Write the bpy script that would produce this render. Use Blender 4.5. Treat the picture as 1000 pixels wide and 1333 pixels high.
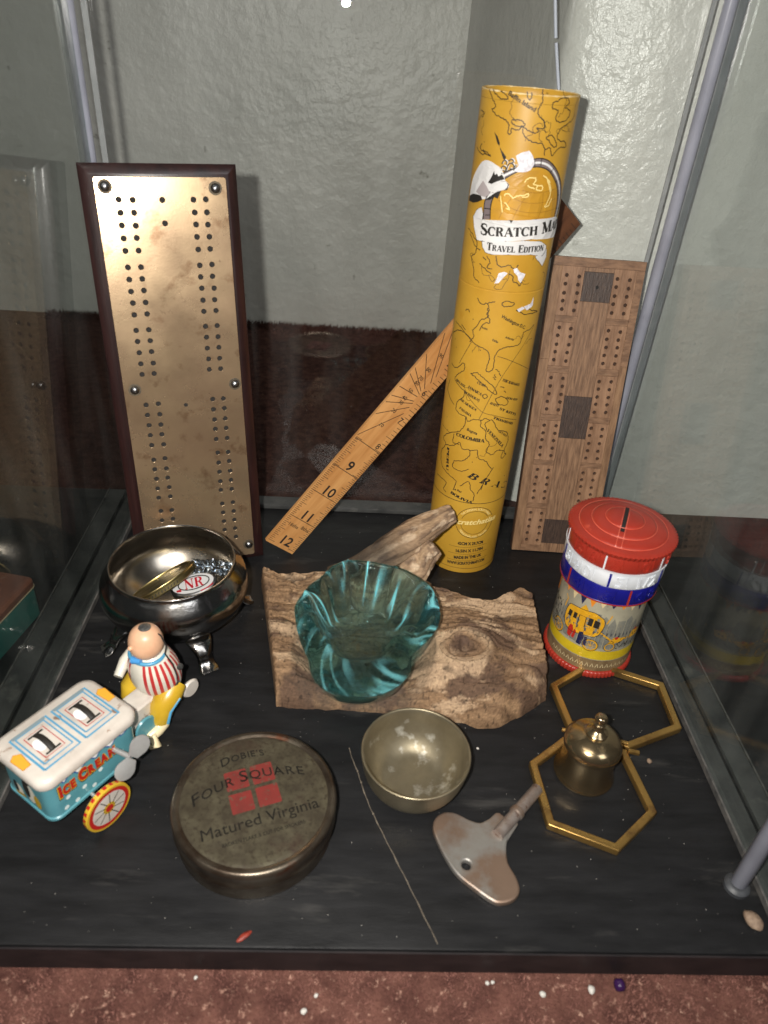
import bpy, bmesh, math, random
from mathutils import Vector, Matrix, noise
from mathutils.geometry import tessellate_polygon

scene = bpy.context.scene
for o in list(bpy.data.objects):
    bpy.data.objects.remove(o, do_unlink=True)
col = scene.collection
random.seed(7)

# ------------------------------------------------------------------ camera
cam_data = bpy.data.cameras.new('camera')
cam = bpy.data.objects.new('camera', cam_data)
col.objects.link(cam)
right = Vector((0.9978, -0.0175, 0.0643)); down = Vector((0.0432, -0.5643, -0.8244)); fwd = Vector((0.0507, 0.8254, -0.5623))
back = -fwd.normalized(); up = (-down).normalized(); up = (up - back * up.dot(back)).normalized(); rgt = up.cross(back)
cam.matrix_world = Matrix(((rgt.x, up.x, back.x, 0), (rgt.y, up.y, back.y, 0), (rgt.z, up.z, back.z, 0.345), (0, 0, 0, 1)))
cam_data.sensor_fit = 'HORIZONTAL'; cam_data.sensor_width = 36.0; cam_data.lens = 34.02
cam_data.clip_start = 0.01; cam_data.clip_end = 50
cam_data.dof.use_dof = True; cam_data.dof.focus_distance = 0.55; cam_data.dof.aperture_fstop = 15
scene.camera = cam

# ------------------------------------------------------------------ light
world = bpy.data.worlds.new('World'); scene.world = world; world.use_nodes = True
bg = world.node_tree.nodes['Background']
bg.inputs['Color'].default_value = (0.9, 0.95, 1.0, 1); bg.inputs['Strength'].default_value = 0.035
def area(name, loc, target, sx, sy, power, colr, shape='RECTANGLE'):
    l = bpy.data.lights.new(name, 'AREA'); l.shape = shape; l.size = sx
    if shape == 'RECTANGLE': l.size_y = sy
    l.energy = power; l.color = colr
    o = bpy.data.objects.new(name, l); col.objects.link(o); o.location = loc
    o.rotation_euler = (Vector(target) - Vector(loc)).to_track_quat('-Z', 'Y').to_euler()
    return o
# the phone's flash, a little left of and above the lens
area('phone_flash', (-0.027, -0.004, 0.3560), (0.01, 0.50, 0.05), 0.009, 0, 3.1, (1.0, 0.965, 0.90), 'DISK')
# room: an added soft fill light behind and to the right, a ceiling light above the cabinet
area('room_fill', (1.2, -1.5, 1.9), (0.1, 0.5, 0.1), 0.9, 1.1, 12.0, (0.93, 0.96, 1.0))
area('ceiling_light', (-0.5, -0.5, 2.2), (0, 0.3, 0), 1.2, 0.3, 6.0, (1.0, 0.93, 0.84))

scene.view_settings.view_transform = 'Standard'; scene.view_settings.look = 'None'
scene.view_settings.exposure = 0.0; scene.view_settings.gamma = 1.0
scene.view_settings.use_curve_mapping = False
try:
    scene.cycles.max_bounces = 12; scene.cycles.transmission_bounces = 10; scene.cycles.transparent_max_bounces = 24
except Exception: pass

# ------------------------------------------------------------------ helpers
class MB:
    def __init__(s): s.v = []; s.f = []; s.mi = []; s.col = None
    def add(s, vs, fs, mi=0):
        b = len(s.v); s.v += [tuple(p) for p in vs]
        for f in fs: s.f.append(tuple(i + b for i in f)); s.mi.append(mi)
        return s
    def box(s, x0, x1, y0, y1, z0, z1, mi=0):
        return s.add([(x0,y0,z0),(x1,y0,z0),(x1,y1,z0),(x0,y1,z0),(x0,y0,z1),(x1,y0,z1),(x1,y1,z1),(x0,y1,z1)],
              [(0,3,2,1),(4,5,6,7),(0,1,5,4),(1,2,6,5),(2,3,7,6),(3,0,4,7)], mi)
    def lathe(s, prof, n=64, c=(0,0,0), mod=None, mi=0, cap0=True, cap1=True):
        vs = []; fs = []
        for k, (r, z) in enumerate(prof):
            for i in range(n):
                a = 2*math.pi*i/n; rr = r if mod is None else mod(r, z, a, k)
                vs.append((c[0]+rr*math.cos(a), c[1]+rr*math.sin(a), c[2]+z))
        m = len(prof)
        for k in range(m-1):
            for i in range(n):
                j = (i+1) % n; fs.append((k*n+i, k*n+j, (k+1)*n+j, (k+1)*n+i))
        if cap0: fs.append(tuple(range(n-1, -1, -1)))
        if cap1: fs.append(tuple((m-1)*n+i for i in range(n)))
        return s.add(vs, fs, mi)
    def tube(s, path, rad, n=12, mi=0, flat=1.0, closed=False, upv=(0,0,1)):
        P = [Vector(p) for p in path]; m = len(P); vs = []; fs = []
        R = rad if isinstance(rad, (list, tuple)) else [rad]*m
        for k in range(m):
            if closed: d = P[(k+1) % m]-P[k-1]
            else: d = P[min(k+1, m-1)]-P[max(k-1, 0)]
            d.normalize(); u = Vector(upv); u = u-d*u.dot(d)
            if u.length < 1e-3: u = Vector((1,0,0))-d*d.x
            u.normalize(); w = d.cross(u)
            for i in range(n):
                a = 2*math.pi*i/n; vs.append(P[k]+w*math.cos(a)*R[k]+u*math.sin(a)*R[k]*flat)
        for k in range(m if closed else m-1):
            for i in range(n):
                j = (i+1) % n; k2 = (k+1) % m; fs.append((k*n+i, k*n+j, k2*n+j, k2*n+i))
        if not closed: fs += [tuple(range(n-1, -1, -1)), tuple((m-1)*n+i for i in range(n))]
        return s.add(vs, fs, mi)
    def prism(s, poly, z0, z1, mi=0):
        n = len(poly); vs = [(x, y, z0) for x, y in poly]+[(x, y, z1) for x, y in poly]
        fs = [tuple(range(n-1, -1, -1)), tuple(range(n, 2*n))]+[(i, (i+1) % n, n+(i+1) % n, n+i) for i in range(n)]
        return s.add(vs, fs, mi)
    def map(s, fn):
        s.v = [tuple(fn(*p)) for p in s.v]; return s
    def mesh(s, name, smooth=None, bevel=0.0, seg=2):
        me = bpy.data.meshes.new(name); me.from_pydata(s.v, [], s.f)
        for p, i in zip(me.polygons, s.mi): p.material_index = i
        if bevel:
            bm = bmesh.new(); bm.from_mesh(me)
            bmesh.ops.recalc_face_normals(bm, faces=bm.faces)
            ed = [e for e in bm.edges if len(e.link_faces) == 2 and e.calc_face_angle(0) > 0.6]
            bmesh.ops.bevel(bm, geom=ed, offset=bevel, segments=seg, affect='EDGES', profile=0.6)
            bm.to_mesh(me); bm.free()
        else:
            bm = bmesh.new(); bm.from_mesh(me); bmesh.ops.recalc_face_normals(bm, faces=bm.faces); bm.to_mesh(me); bm.free()
        if smooth:
            for p in me.polygons: p.use_smooth = True
            me.set_sharp_from_angle(angle=math.radians(smooth))
        me.update(); return me
    def build(s, name, mats, parent=None, smooth=None, bevel=0.0, seg=2):
        return obj(name, s.mesh(name, smooth, bevel, seg), mats, parent)

def obj(name, me, mats, parent=None):
    o = bpy.data.objects.new(name, me); col.objects.link(o)
    for m in (mats if isinstance(mats, (list, tuple)) else [mats]):
        if len(me.materials) < (len(mats) if isinstance(mats, (list, tuple)) else 1): me.materials.append(m)
    if parent: o.parent = parent
    return o
def thing(name, label, cat, loc=(0,0,0), rot=(0,0,0), group=None):
    o = bpy.data.objects.new(name, None); col.objects.link(o); o.empty_display_size = 0.01
    o.location = loc; o.rotation_euler = rot; return tag(o, label, cat, group)
def tag(o, label, cat, group=None):
    o['label'] = label; o['category'] = cat
    if group: o['group'] = group
    return o
def structure(o): o['kind'] = 'structure'; return o

# ---- 2D helpers: strokes, fills, text; all return (verts2d, faces)
def stroke(pts, w):
    n = len(pts); W = w if isinstance(w, (list, tuple)) else [w]*n; vs = []; fs = []
    for i in range(n):
        a = Vector(pts[max(i-1, 0)]); b = Vector(pts[min(i+1, n-1)]); d = (b-a)
        if d.length == 0: d = Vector((1, 0))
        d.normalize(); q = Vector((-d.y, d.x))*W[i]*0.5; p = Vector(pts[i]); vs += [tuple(p+q), tuple(p-q)]
    for i in range(n-1): fs.append((2*i, 2*i+1, 2*i+3, 2*i+2))
    return vs, fs
def smooth_line(pts, k=3, jit=0.0):
    out = []; n = len(pts)
    for i in range(n-1):
        p0 = pts[max(i-1, 0)]; p1 = pts[i]; p2 = pts[i+1]; p3 = pts[min(i+2, n-1)]
        for j in range(k):
            t = j/k
            f = lambda a, b, c, d: 0.5*((2*b)+(-a+c)*t+(2*a-5*b+4*c-d)*t*t+(-a+3*b-3*c+d)*t*t*t)
            out.append((f(p0[0], p1[0], p2[0], p3[0])+random.uniform(-jit, jit), f(p0[1], p1[1], p2[1], p3[1])+random.uniform(-jit, jit)))
    out.append(pts[-1]); return out
def fill(poly, sub=0):
    tri = tessellate_polygon([[Vector((x, y, 0)) for x, y in poly]]); vs = [tuple(p[:2]) for p in poly]; fs = [tuple(t) for t in tri]
    for _ in range(sub):
        nv = []; nf = []
        for f in fs:
            a, b, c = (vs[i] for i in f); m = lambda p, q: ((p[0]+q[0])/2, (p[1]+q[1])/2)
            ab, bc, ca = m(a, b), m(b, c), m(c, a); k = len(nv); nv += [a, b, c, ab, bc, ca]
            nf += [(k, k+3, k+5), (k+3, k+1, k+4), (k+5, k+4, k+2), (k+3, k+4, k+5)]
        vs, fs = nv, nf
    return vs, fs
def disc(cx, cy, rx, ry=None, n=20, a0=0):
    ry = ry or rx; return [(cx+rx*math.cos(a0+2*math.pi*i/n), cy+ry*math.sin(a0+2*math.pi*i/n)) for i in range(n)]
def ring2(cx, cy, rx, ry, w, n=40):
    p = disc(cx, cy, rx, ry, n); return stroke(p+[p[0], ], w)
_tc = {}
def text(s, offset=0.0):
    """built-in sans lettering, cap height about 1, left aligned; returns verts, faces, width"""
    if (s, offset) in _tc: return _tc[(s, offset)]
    c = bpy.data.curves.new('t', 'FONT'); c.body = s; c.resolution_u = 3; c.size = 1.0; c.offset = offset
    o = bpy.data.objects.new('t', c); col.objects.link(o); bpy.context.view_layer.update()
    me = bpy.data.meshes.new_from_object(o.evaluated_get(bpy.context.evaluated_depsgraph_get()))
    k = 1/0.69; vs = [(v.co.x*k, v.co.y*k) for v in me.vertices]; fs = [tuple(p.vertices) for p in me.polygons]
    bpy.data.objects.remove(o); bpy.data.curves.remove(c); bpy.data.meshes.remove(me)
    w = max([v[0] for v in vs] or [0]); _tc[(s, offset)] = (vs, fs, w); return vs, fs, w
KT, kt = 0.21, 0.075
def _arc(cx, cy, rx, ry, a0, a1, n=14, K=KT):
    P = []; W = []
    for i in range(n+1):
        a = math.radians(a0+(a1-a0)*i/n); P.append((cx+rx*math.cos(a), cy+ry*math.sin(a))); W.append(kt+(K-kt)*abs(math.cos(a))**1.3)
    return P, W
def _sf(x, y, w=0.34): return ([(x-w/2, y), (x+w/2, y)], kt)
def _st(x, y0=0, y1=1): return ([(x, y0), (x, y1)], KT)
SERIF = {
 'A': (0.9, [([(.1,0),(.43,1)], kt), ([(.43,1),(.78,0)], KT), ([(.2,.33),(.64,.33)], kt), _sf(.1,.035,.26), _sf(.78,.035)]),
 'B': (0.8, [_st(.2), _arc(.38,.76,.26,.22,-90,90), _arc(.38,.27,.32,.25,-90,90), ([(.06,.965),(.4,.965)], kt), ([(.06,.035),(.4,.035)], kt), ([(.2,.53),(.4,.53)], kt)]),
 'C': (0.86, [_arc(.46,.5,.36,.47,48,315), ([(.77,.66),(.77,.96)], kt)]),
 'D': (0.88, [_st(.2), _arc(.38,.5,.36,.465,-90,90), ([(.06,.965),(.42,.965)], kt), ([(.06,.035),(.42,.035)], kt)]),
 'E': (0.78, [_st(.2), ([(.06,.965),(.68,.965)], kt), ([(.06,.035),(.7,.035)], kt), ([(.2,.52),(.52,.52)], kt), ([(.68,.75),(.68,1)], kt), ([(.7,0),(.7,.27)], kt), ([(.52,.38),(.52,.66)], kt)]),
 'H': (0.95, [_st(.2), _st(.74), ([(.2,.52),(.74,.52)], kt), _sf(.2,.035), _sf(.2,.965), _sf(.74,.035), _sf(.74,.965)]),
 'I': (0.44, [_st(.22), _sf(.22,.035), _sf(.22,.965)]),
 'J': (0.6, [([(.38,1),(.38,.25),(.3,.05),(.12,.05)], [KT,KT,.14,.12]), _sf(.38,.965)]),
 'K': (0.92, [_st(.2), ([(.75,.97),(.25,.42)], kt), ([(.38,.55),(.8,.03)], KT), _sf(.2,.035), _sf(.2,.965), _sf(.8,.035), _sf(.74,.965)]),
 'L': (0.74, [_st(.2), _sf(.2,.965), ([(.06,.035),(.68,.035)], kt), ([(.68,0),(.68,.3)], kt)]),
 'M': (1.14, [([(.16,0),(.16,1)], kt), ([(.16,1),(.56,.05)], KT), ([(.56,.05),(.94,1)], kt), _st(.94), _sf(.16,.035,.28), _sf(.94,.035), ([(.02,.965),(.24,.965)], kt), ([(.9,.965),(1.1,.965)], kt)]),
 'N': (0.98, [([(.18,0),(.18,1)], kt), ([(.18,.97),(.78,.03)], KT), ([(.78,0),(.78,1)], kt), _sf(.18,.035,.28), _sf(.78,.965,.28), ([(.04,.965),(.22,.965)], kt)]),
 'O': (0.92, [_arc(.46,.5,.36,.465,0,360,24)]),
 'P': (0.78, [_st(.2), _arc(.36,.72,.3,.245,-90,90), ([(.06,.965),(.38,.965)], kt), ([(.2,.475),(.38,.475)], kt), _sf(.2,.035)]),
 'R': (0.9, [_st(.2), _arc(.36,.74,.28,.225,-90,90), ([(.06,.965),(.38,.965)], kt), ([(.2,.515),(.38,.515)], kt), ([(.42,.5),(.6,.3),(.66,.06),(.82,.05)], [.12,.19,.17,kt]), _sf(.2,.035)]),
 'S': (0.76, [([(.64,.72),(.6,.9),(.4,.975),(.2,.92),(.14,.74),(.3,.58),(.5,.46),(.64,.28),(.58,.08),(.38,.03),(.16,.1),(.1,.3)], [kt,kt,.1,.15,.18,.2,.2,.18,.15,.1,kt,kt])]),
 'T': (0.84, [_st(.42), ([(.06,.965),(.78,.965)], kt), _sf(.42,.035), ([(.07,.72),(.07,1)], kt), ([(.77,.72),(.77,1)], kt)]),
 'U': (0.92, [([(.2,1),(.2,.3),(.3,.06),(.5,.03),(.68,.1),(.74,.3),(.74,1)], [KT,KT,.15,kt,kt,kt,kt]), _sf(.2,.965), _sf(.74,.965,.26)]),
 'V': (0.88, [([(.1,1),(.45,0)], KT), ([(.45,0),(.78,1)], kt), _sf(.12,.965), _sf(.78,.965,.26)]),
 'Y': (0.88, [([(.1,1),(.44,.5)], KT), ([(.44,.5),(.78,1)], kt), _st(.44,0,.5), _sf(.12,.965), _sf(.78,.965,.26), _sf(.44,.035)]),
 'Z': (0.8, [([(.1,.965),(.7,.965)], kt), ([(.66,.97),(.12,.03)], KT), ([(.1,.035),(.72,.035)], kt), ([(.1,.72),(.1,1)], kt), ([(.72,0),(.72,.28)], kt)]),
 'G': (0.9, [_arc(.46,.5,.36,.47,48,340), ([(.72,.05),(.72,.45)], KT), ([(.52,.46),(.84,.46)], kt)]),
}
def serif(s, small=0.78, wt=1.0):
    """serif lettering; lower-case letters are drawn as small capitals"""
    vs = []; fs = []; x = 0
    for ch in s:
        if ch == ' ': x += 0.42; continue
        k = 1.0 if ch.isupper() else small; adv, st = SERIF[ch.upper()]
        for pts, w in st:
            a, b = stroke(pts, [q*wt for q in w] if isinstance(w, (list, tuple)) else w*wt); n = len(vs); vs += [(x+p[0]*k, p[1]*k) for p in a]; fs += [tuple(i+n for i in f) for f in b]
        x += adv*k
    return vs, fs, x
def put(sh, A, B, h):
    """lay a text (verts, faces, width) from A to B with cap height h"""
    vs, fs, w = sh; A = Vector(A); B = Vector(B); d = B-A; L = d.length; d.normalize(); q = Vector((-d.y, d.x))
    return [tuple(A+d*(x*L/w)+q*y*h) for x, y in vs], fs
def flat_decal(name, shapes, mat, parent, fn, stuff=False):
    """thin printed layer: 2D shapes mapped on a surface by fn(u, v)"""
    m = MB()
    for vs, fs in shapes: m.add([fn(x, y) for x, y in vs], fs)
    me = bpy.data.meshes.new(name); me.from_pydata(m.v, [], m.f); me.update()
    o = obj(name, me, mat, parent)
    if stuff: o['kind'] = 'stuff'
    return o
def curve_plate(name, outline, holes, thick, bevel=0.0):
    """a flat plate with real holes, top face at z = thick, from a filled 2D curve"""
    c = bpy.data.curves.new(name, 'CURVE'); c.dimensions = '2D'; c.fill_mode = 'BOTH'
    c.extrude = thick/2-bevel; c.bevel_depth = bevel; c.bevel_resolution = 1
    for poly in [outline]+holes:
        sp = c.splines.new('POLY'); sp.points.add(len(poly)-1); sp.use_cyclic_u = True
        for p, q in zip(sp.points, poly): p.co = (q[0], q[1], 0, 1)
    o = bpy.data.objects.new(name, c); col.objects.link(o); bpy.context.view_layer.update()
    me = bpy.data.meshes.new_from_object(o.evaluated_get(bpy.context.evaluated_depsgraph_get()))
    bpy.data.objects.remove(o); bpy.data.curves.remove(c)
    for v in me.vertices: v.co.z += thick/2
    me.materials.clear(); return me
def rrect(x0, x1, y0, y1, r, n=5):
    P = []
    for cx, cy, a in ((x1-r, y1-r, 0), (x0+r, y1-r, 90), (x0+r, y0+r, 180), (x1-r, y0+r, 270)):
        for i in range(n+1):
            t = math.radians(a+90*i/n); P.append((cx+r*math.cos(t), cy+r*math.sin(t)))
    return P

# ------------------------------------------------------------------ materials
def rgb(r, g, b): # sRGB 0-255 -> linear
    f = lambda c: (c/255/12.92) if c/255 <= 0.04045 else ((c/255+0.055)/1.055)**2.4
    return (f(r), f(g), f(b), 1)
def mat(name, c1, c2=None, scale=60, rough=0.5, metal=0.0, bump=0.0, bscale=None, stretch=(1,1,1), c3=None, s3=20, t3=0.62, w3=0.08,
        rvar=0.0, spec=0.5, detail=6, coat=0.0, lo=0.35, hi=0.65, bdist=0.001, c4=None, s4=300, t4=0.7):
    m = bpy.data.materials.new(name); m.use_nodes = True; nt = m.node_tree; N = nt.nodes; L = nt.links
    b = N['Principled BSDF']; b.inputs['Roughness'].default_value = rough; b.inputs['Metallic'].default_value = metal
    b.inputs['Specular IOR Level'].default_value = spec; b.inputs['Coat Weight'].default_value = coat; b.inputs['Coat Roughness'].default_value = 0.15
    c1 = tuple(c1) if len(c1) == 4 else (*c1, 1)
    b.inputs['Base Color'].default_value = c1
    tc = N.new('ShaderNodeTexCoord'); mp = N.new('ShaderNodeMapping'); mp.inputs['Scale'].default_value = stretch
    L.new(tc.outputs['Object'], mp.inputs['Vector'])
    def nz(s, d=detail, r=0.6):
        n = N.new('ShaderNodeTexNoise'); n.inputs['Scale'].default_value = s; n.inputs['Detail'].default_value = d; n.inputs['Roughness'].default_value = r
        L.new(mp.outputs['Vector'], n.inputs['Vector']); return n
    def ramp(src, a, c):
        r = N.new('ShaderNodeMapRange'); r.inputs['From Min'].default_value = a; r.inputs['From Max'].default_value = c; L.new(src, r.inputs['Value']); return r.outputs['Result']
    colr = None
    if c2 is not None:
        n = nz(scale); mx = N.new('ShaderNodeMix'); mx.data_type = 'RGBA'
        mx.inputs[6].default_value = c1; mx.inputs[7].default_value = tuple(c2) if len(c2) == 4 else (*c2, 1)
        L.new(ramp(n.outputs['Fac'], lo, hi), mx.inputs[0]); colr = mx.outputs[2]
    for cc, ss, tt in ((c3, s3, t3), (c4, s4, t4)):
        if cc is None: continue
        n = nz(ss); mx = N.new('ShaderNodeMix'); mx.data_type = 'RGBA'
        if colr: L.new(colr, mx.inputs[6])
        else: mx.inputs[6].default_value = c1
        mx.inputs[7].default_value = tuple(cc) if len(cc) == 4 else (*cc, 1)
        L.new(ramp(n.outputs['Fac'], tt, tt+w3), mx.inputs[0]); colr = mx.outputs[2]
    if colr: L.new(colr, b.inputs['Base Color'])
    if rvar:
        n = nz(scale*0.7); r = N.new('ShaderNodeMapRange'); r.inputs['From Min'].default_value = 0.3; r.inputs['From Max'].default_value = 0.7
        r.inputs['To Min'].default_value = max(0.02, rough-rvar); r.inputs['To Max'].default_value = min(1, rough+rvar); L.new(n.outputs['Fac'], r.inputs['Value']); L.new(r.outputs['Result'], b.inputs['Roughness'])
    if bump:
        n = nz(bscale or scale*2, 5); bp = N.new('ShaderNodeBump'); bp.inputs['Strength'].default_value = bump; bp.inputs['Distance'].default_value = bdist
        L.new(n.outputs['Fac'], bp.inputs['Height']); L.new(bp.outputs['Normal'], b.inputs['Normal'])
    return m
def pane_glass(name, tint, dirt=0.02, rough=0.0, r0=0.04):
    """thin clean sheet glass: see-through with Fresnel reflections and a film of dust"""
    m = bpy.data.materials.new(name); m.use_nodes = True; nt = m.node_tree; N = nt.nodes; L = nt.links
    N.remove(N['Principled BSDF']); out = N['Material Output']
    tr = N.new('ShaderNodeBsdfTransparent'); tr.inputs['Color'].default_value = tint
    gl = N.new('ShaderNodeBsdfGlossy'); gl.inputs['Roughness'].default_value = rough
    lw = N.new('ShaderNodeLayerWeight'); lw.inputs['Blend'].default_value = 0.5
    pw = N.new('ShaderNodeMath'); pw.operation = 'POWER'; pw.inputs[1].default_value = 5.0; L.new(lw.outputs['Facing'], pw.inputs[0])
    fr = N.new('ShaderNodeMapRange'); fr.inputs['To Min'].default_value = r0; L.new(pw.outputs[0], fr.inputs['Value'])
    mx = N.new('ShaderNodeMixShader'); L.new(fr.outputs['Result'], mx.inputs['Fac']); L.new(tr.outputs[0], mx.inputs[1]); L.new(gl.outputs[0], mx.inputs[2])
    df = N.new('ShaderNodeBsdfDiffuse'); df.inputs['Color'].default_value = (0.6, 0.62, 0.6, 1)
    tc = N.new('ShaderNodeTexCoord'); mp = N.new('ShaderNodeMapping'); mp.inputs['Scale'].default_value = (14, 14, 2.5); L.new(tc.outputs['Object'], mp.inputs['Vector'])
    n = N.new('ShaderNodeTexNoise'); n.inputs['Scale'].default_value = 3; n.inputs['Detail'].default_value = 8; L.new(mp.outputs['Vector'], n.inputs['Vector'])
    n2 = N.new('ShaderNodeTexNoise'); n2.inputs['Scale'].default_value = 420; L.new(tc.outputs['Object'], n2.inputs['Vector'])
    r = N.new('ShaderNodeMapRange'); r.inputs['From Min'].default_value = 0.4; r.inputs['From Max'].default_value = 0.75; r.inputs['To Max'].default_value = dirt; L.new(n.outputs['Fac'], r.inputs['Value'])
    r2 = N.new('ShaderNodeMapRange'); r2.inputs['From Min'].default_value = 0.74; r2.inputs['From Max'].default_value = 0.78; r2.inputs['To Max'].default_value = dirt*6; L.new(n2.outputs['Fac'], r2.inputs['Value'])
    ad = N.new('ShaderNodeMath'); ad.operation = 'ADD'; L.new(r.outputs[0], ad.inputs[0]); L.new(r2.outputs[0], ad.inputs[1])
    mx2 = N.new('ShaderNodeMixShader'); L.new(ad.outputs[0], mx2.inputs['Fac']); L.new(mx.outputs[0], mx2.inputs[1]); L.new(df.outputs[0], mx2.inputs[2])
    L.new(mx2.outputs[0], out.inputs['Surface']); return m
def vcol_mat(name, rough=0.7, bump=0.3, bscale=900, attr='Col', stretch=(1,1,1), bdist=0.0006):
    m = mat(name, (.5,.5,.5), rough=rough, bump=bump, bscale=bscale, stretch=stretch, bdist=bdist, spec=0.25)
    N = m.node_tree.nodes; a = N.new('ShaderNodeAttribute'); a.attribute_name = attr
    n = N.new('ShaderNodeTexNoise'); n.inputs['Scale'].default_value = bscale*1.3; n.inputs['Detail'].default_value = 4
    mp = [x for x in N if x.type == 'MAPPING'][0]; m.node_tree.links.new(mp.outputs[0], n.inputs['Vector'])
    r = N.new('ShaderNodeMapRange'); r.inputs['To Min'].default_value = 0.55; r.inputs['To Max'].default_value = 1.4; m.node_tree.links.new(n.outputs['Fac'], r.inputs['Value'])
    mx = N.new('ShaderNodeMix'); mx.data_type = 'RGBA'; mx.blend_type = 'MULTIPLY'; mx.inputs[0].default_value = 1
    m.node_tree.links.new(a.outputs['Color'], mx.inputs[6]); m.node_tree.links.new(r.outputs[0], mx.inputs[7])
    m.node_tree.links.new(mx.outputs[2], N['Principled BSDF'].inputs['Base Color']); return m
def set_vcol(me, cols):
    a = me.color_attributes.new('Col', 'FLOAT_COLOR', 'POINT')
    a.data.foreach_set('color', [x for c in cols for x in (c[0], c[1], c[2], 1.0)])

# ------------------------------------------------------------------ setting: carpet, walls
M_carpet = mat('carpet', rgb(114,78,68), rgb(76,49,44), 70, 0.95, bump=0.7, bscale=700, c3=rgb(168,130,114), s3=300, t3=0.6, spec=0.1, bdist=0.002)
M_carpet_shade = mat('shaded_carpet', rgb(88,60,53), rgb(58,37,34), 120, 0.95, bump=0.9, bscale=500, c3=rgb(104,76,66), s3=300, t3=0.6, spec=0.1, bdist=0.003)  # same carpet, with the shade behind the cabinet put into its colour
M_wall = mat('plaster_paint', (.70,.69,.645), (.585,.58,.54), 7, 0.33, bump=0.36, bscale=60, c3=(.34,.33,.29), s3=45, t3=0.69, w3=0.05, rvar=0.08, bdist=0.007, c4=(.2,.19,.17), s4=120, t4=0.76)
c = MB(); c.add([(-3,-2,-.019),(3,-2,-.019),(3,3,-.019),(-3,3,-.019)], [(0,1,2,3)])
structure(c.build('carpet', M_carpet))
c = MB(); c.add([(-3,.40,-.0188),(3,.40,-.0188),(3,1.2,-.0188),(-3,1.2,-.0188)], [(0,1,2,3)]); structure(c.build('shaded_carpet', M_carpet_shade))  # sheet over the carpet, coloured darker for the shade there
tuft = MB()
for _ in range(34000):
    x = random.uniform(-.20, .30); y = random.uniform(.112, .1575); h = random.uniform(.0008, .0022); a = random.uniform(0, 6.28); w = random.uniform(.00016, .00034); lx, ly = random.gauss(0, .0010), random.gauss(0, .0010)
    cx, cy = math.cos(a)*w, math.sin(a)*w
    tuft.add([(x-cx,y-cy,-.0192),(x+cx,y+cy,-.0192),(x+lx,y+ly,-.019+h)], [(0,1,2)])
M_tuft = mat('carpet_fibre', rgb(150,106,95), rgb(100,64,58), 60, 0.95, spec=0.1, c3=rgb(204,166,146), s3=160, t3=0.6)
o = tuft.build('carpet_pile', M_tuft); o['kind'] = 'stuff'; o['label'] = 'short reddish brown carpet pile in front of the cabinet'
# recessed wall, then a pier that stands forward on the right
def wall_sheet(name, p0, p1, n=2, thick=.05):
    w = MB(); P0 = Vector((*p0, -.03)); P1 = Vector((*p1, -.03)); d = (P1-P0).normalized(); nb = Vector((-d.y, d.x, 0))*thick
    w.add([P0, P1, P1+nb, P0+nb]+[q+Vector((0,0,1.6)) for q in (P0, P1, P1+nb, P0+nb)], [(0,3,2,1),(4,5,6,7),(0,1,5,4),(1,2,6,5),(2,3,7,6),(3,0,4,7)])
    return structure(w.build(name, M_wall))
fz = MB()
for _ in range(5000):
    x = random.uniform(-.42,.13); y = .984-abs(random.gauss(0,.012)); h = random.uniform(.002,.009)*(1 if y > .972 else .6); w = random.uniform(.0005,.0011); lx, ly = random.gauss(0,.004), random.gauss(-.001,.003)
    fz.add([(x-w,y,-.0192),(x+w,y,-.0192),(x+lx,y+ly,-.019+h)], [(0,1,2)])
o = fz.build('carpet_fringe', M_carpet_shade); o['kind'] = 'stuff'; o['label'] = 'frayed carpet edge along the back wall, shade in its colour'
wall_sheet('wall_recess', (-1.2, .985), (.16, .985))
pier = MB()
pier.prism([(.130,.5800),(.1315,.5735),(.1350,.5695),(.1420,.5660),(.1500,.5628),(.1600,.5594),(.1700,.5564),(.1800,.5538),(.1900,.5516),(.2050,.5487),(.2300,.5446),(1.2,.395),(1.2,1.03),(.112,1.03)], -.03, 1.57)
structure(pier.build('wall_pier', M_wall, smooth=40))

# ------------------------------------------------------------------ the glass display cabinet
M_black = mat('black_board', (.0085,.0085,.009), (.014,.014,.015), 30, 0.42, bump=0.15, bscale=300, stretch=(1,5,1), rvar=0.12, c3=(.045,.043,.041), s3=14, t3=0.60, w3=0.16, spec=0.25, bdist=0.0005, c4=(.09,.085,.08), s4=900, t4=0.76)
M_track = mat('dusty_track', (.035,.036,.036), (.075,.075,.072), 50, 0.55, bump=0.3, bscale=500, c3=(.13,.125,.115), s3=40, t3=0.6, w3=0.1, rvar=0.1)
M_edge = mat('worn_edge', (.13,.12,.11), (.05,.05,.05), 160, 0.6)
M_post = mat('grey_plastic_rod', rgb(156,158,170), rgb(138,140,152), 30, 0.28, spec=0.6)
M_pane = pane_glass('sheet_glass', (.85,.875,.865,1), 0.035, 0.0, 0.07)
M_paner = pane_glass('sheet_glass_clean', (.88,.90,.89,1), 0.035, 0.0, 0.035)
M_paneb = pane_glass('sheet_glass_back', (.985,.995,.99,1), 0.02)
cab = thing('display_cabinet', 'glass display cabinet with black base board and grey corner rods on carpet', 'cabinet', (0.02,.34,-.019))
def cabpart(m, name, mt, **k):
    off = Vector((0.02,.34,-.019)); m.map(lambda x,y,z: (x-off.x, y-off.y, z-off.z)); return m.build(name, mt, cab, **k)
b = MB(); b.box(-.62, .62, .158, .523, -.0185, 0); cabpart(b, 'base_board', M_black, bevel=.0012, smooth=40)
b = MB(); b.box(-.62, .62, .1568, .158-.0003, -.0182, -.0012); cabpart(b, 'edge_strip', mat('dark_edging', rgb(40,33,34), rgb(24,20,22), 120, .5, c3=rgb(96,86,84), s3=170, t3=.72, stretch=(.4,1,1)))
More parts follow.
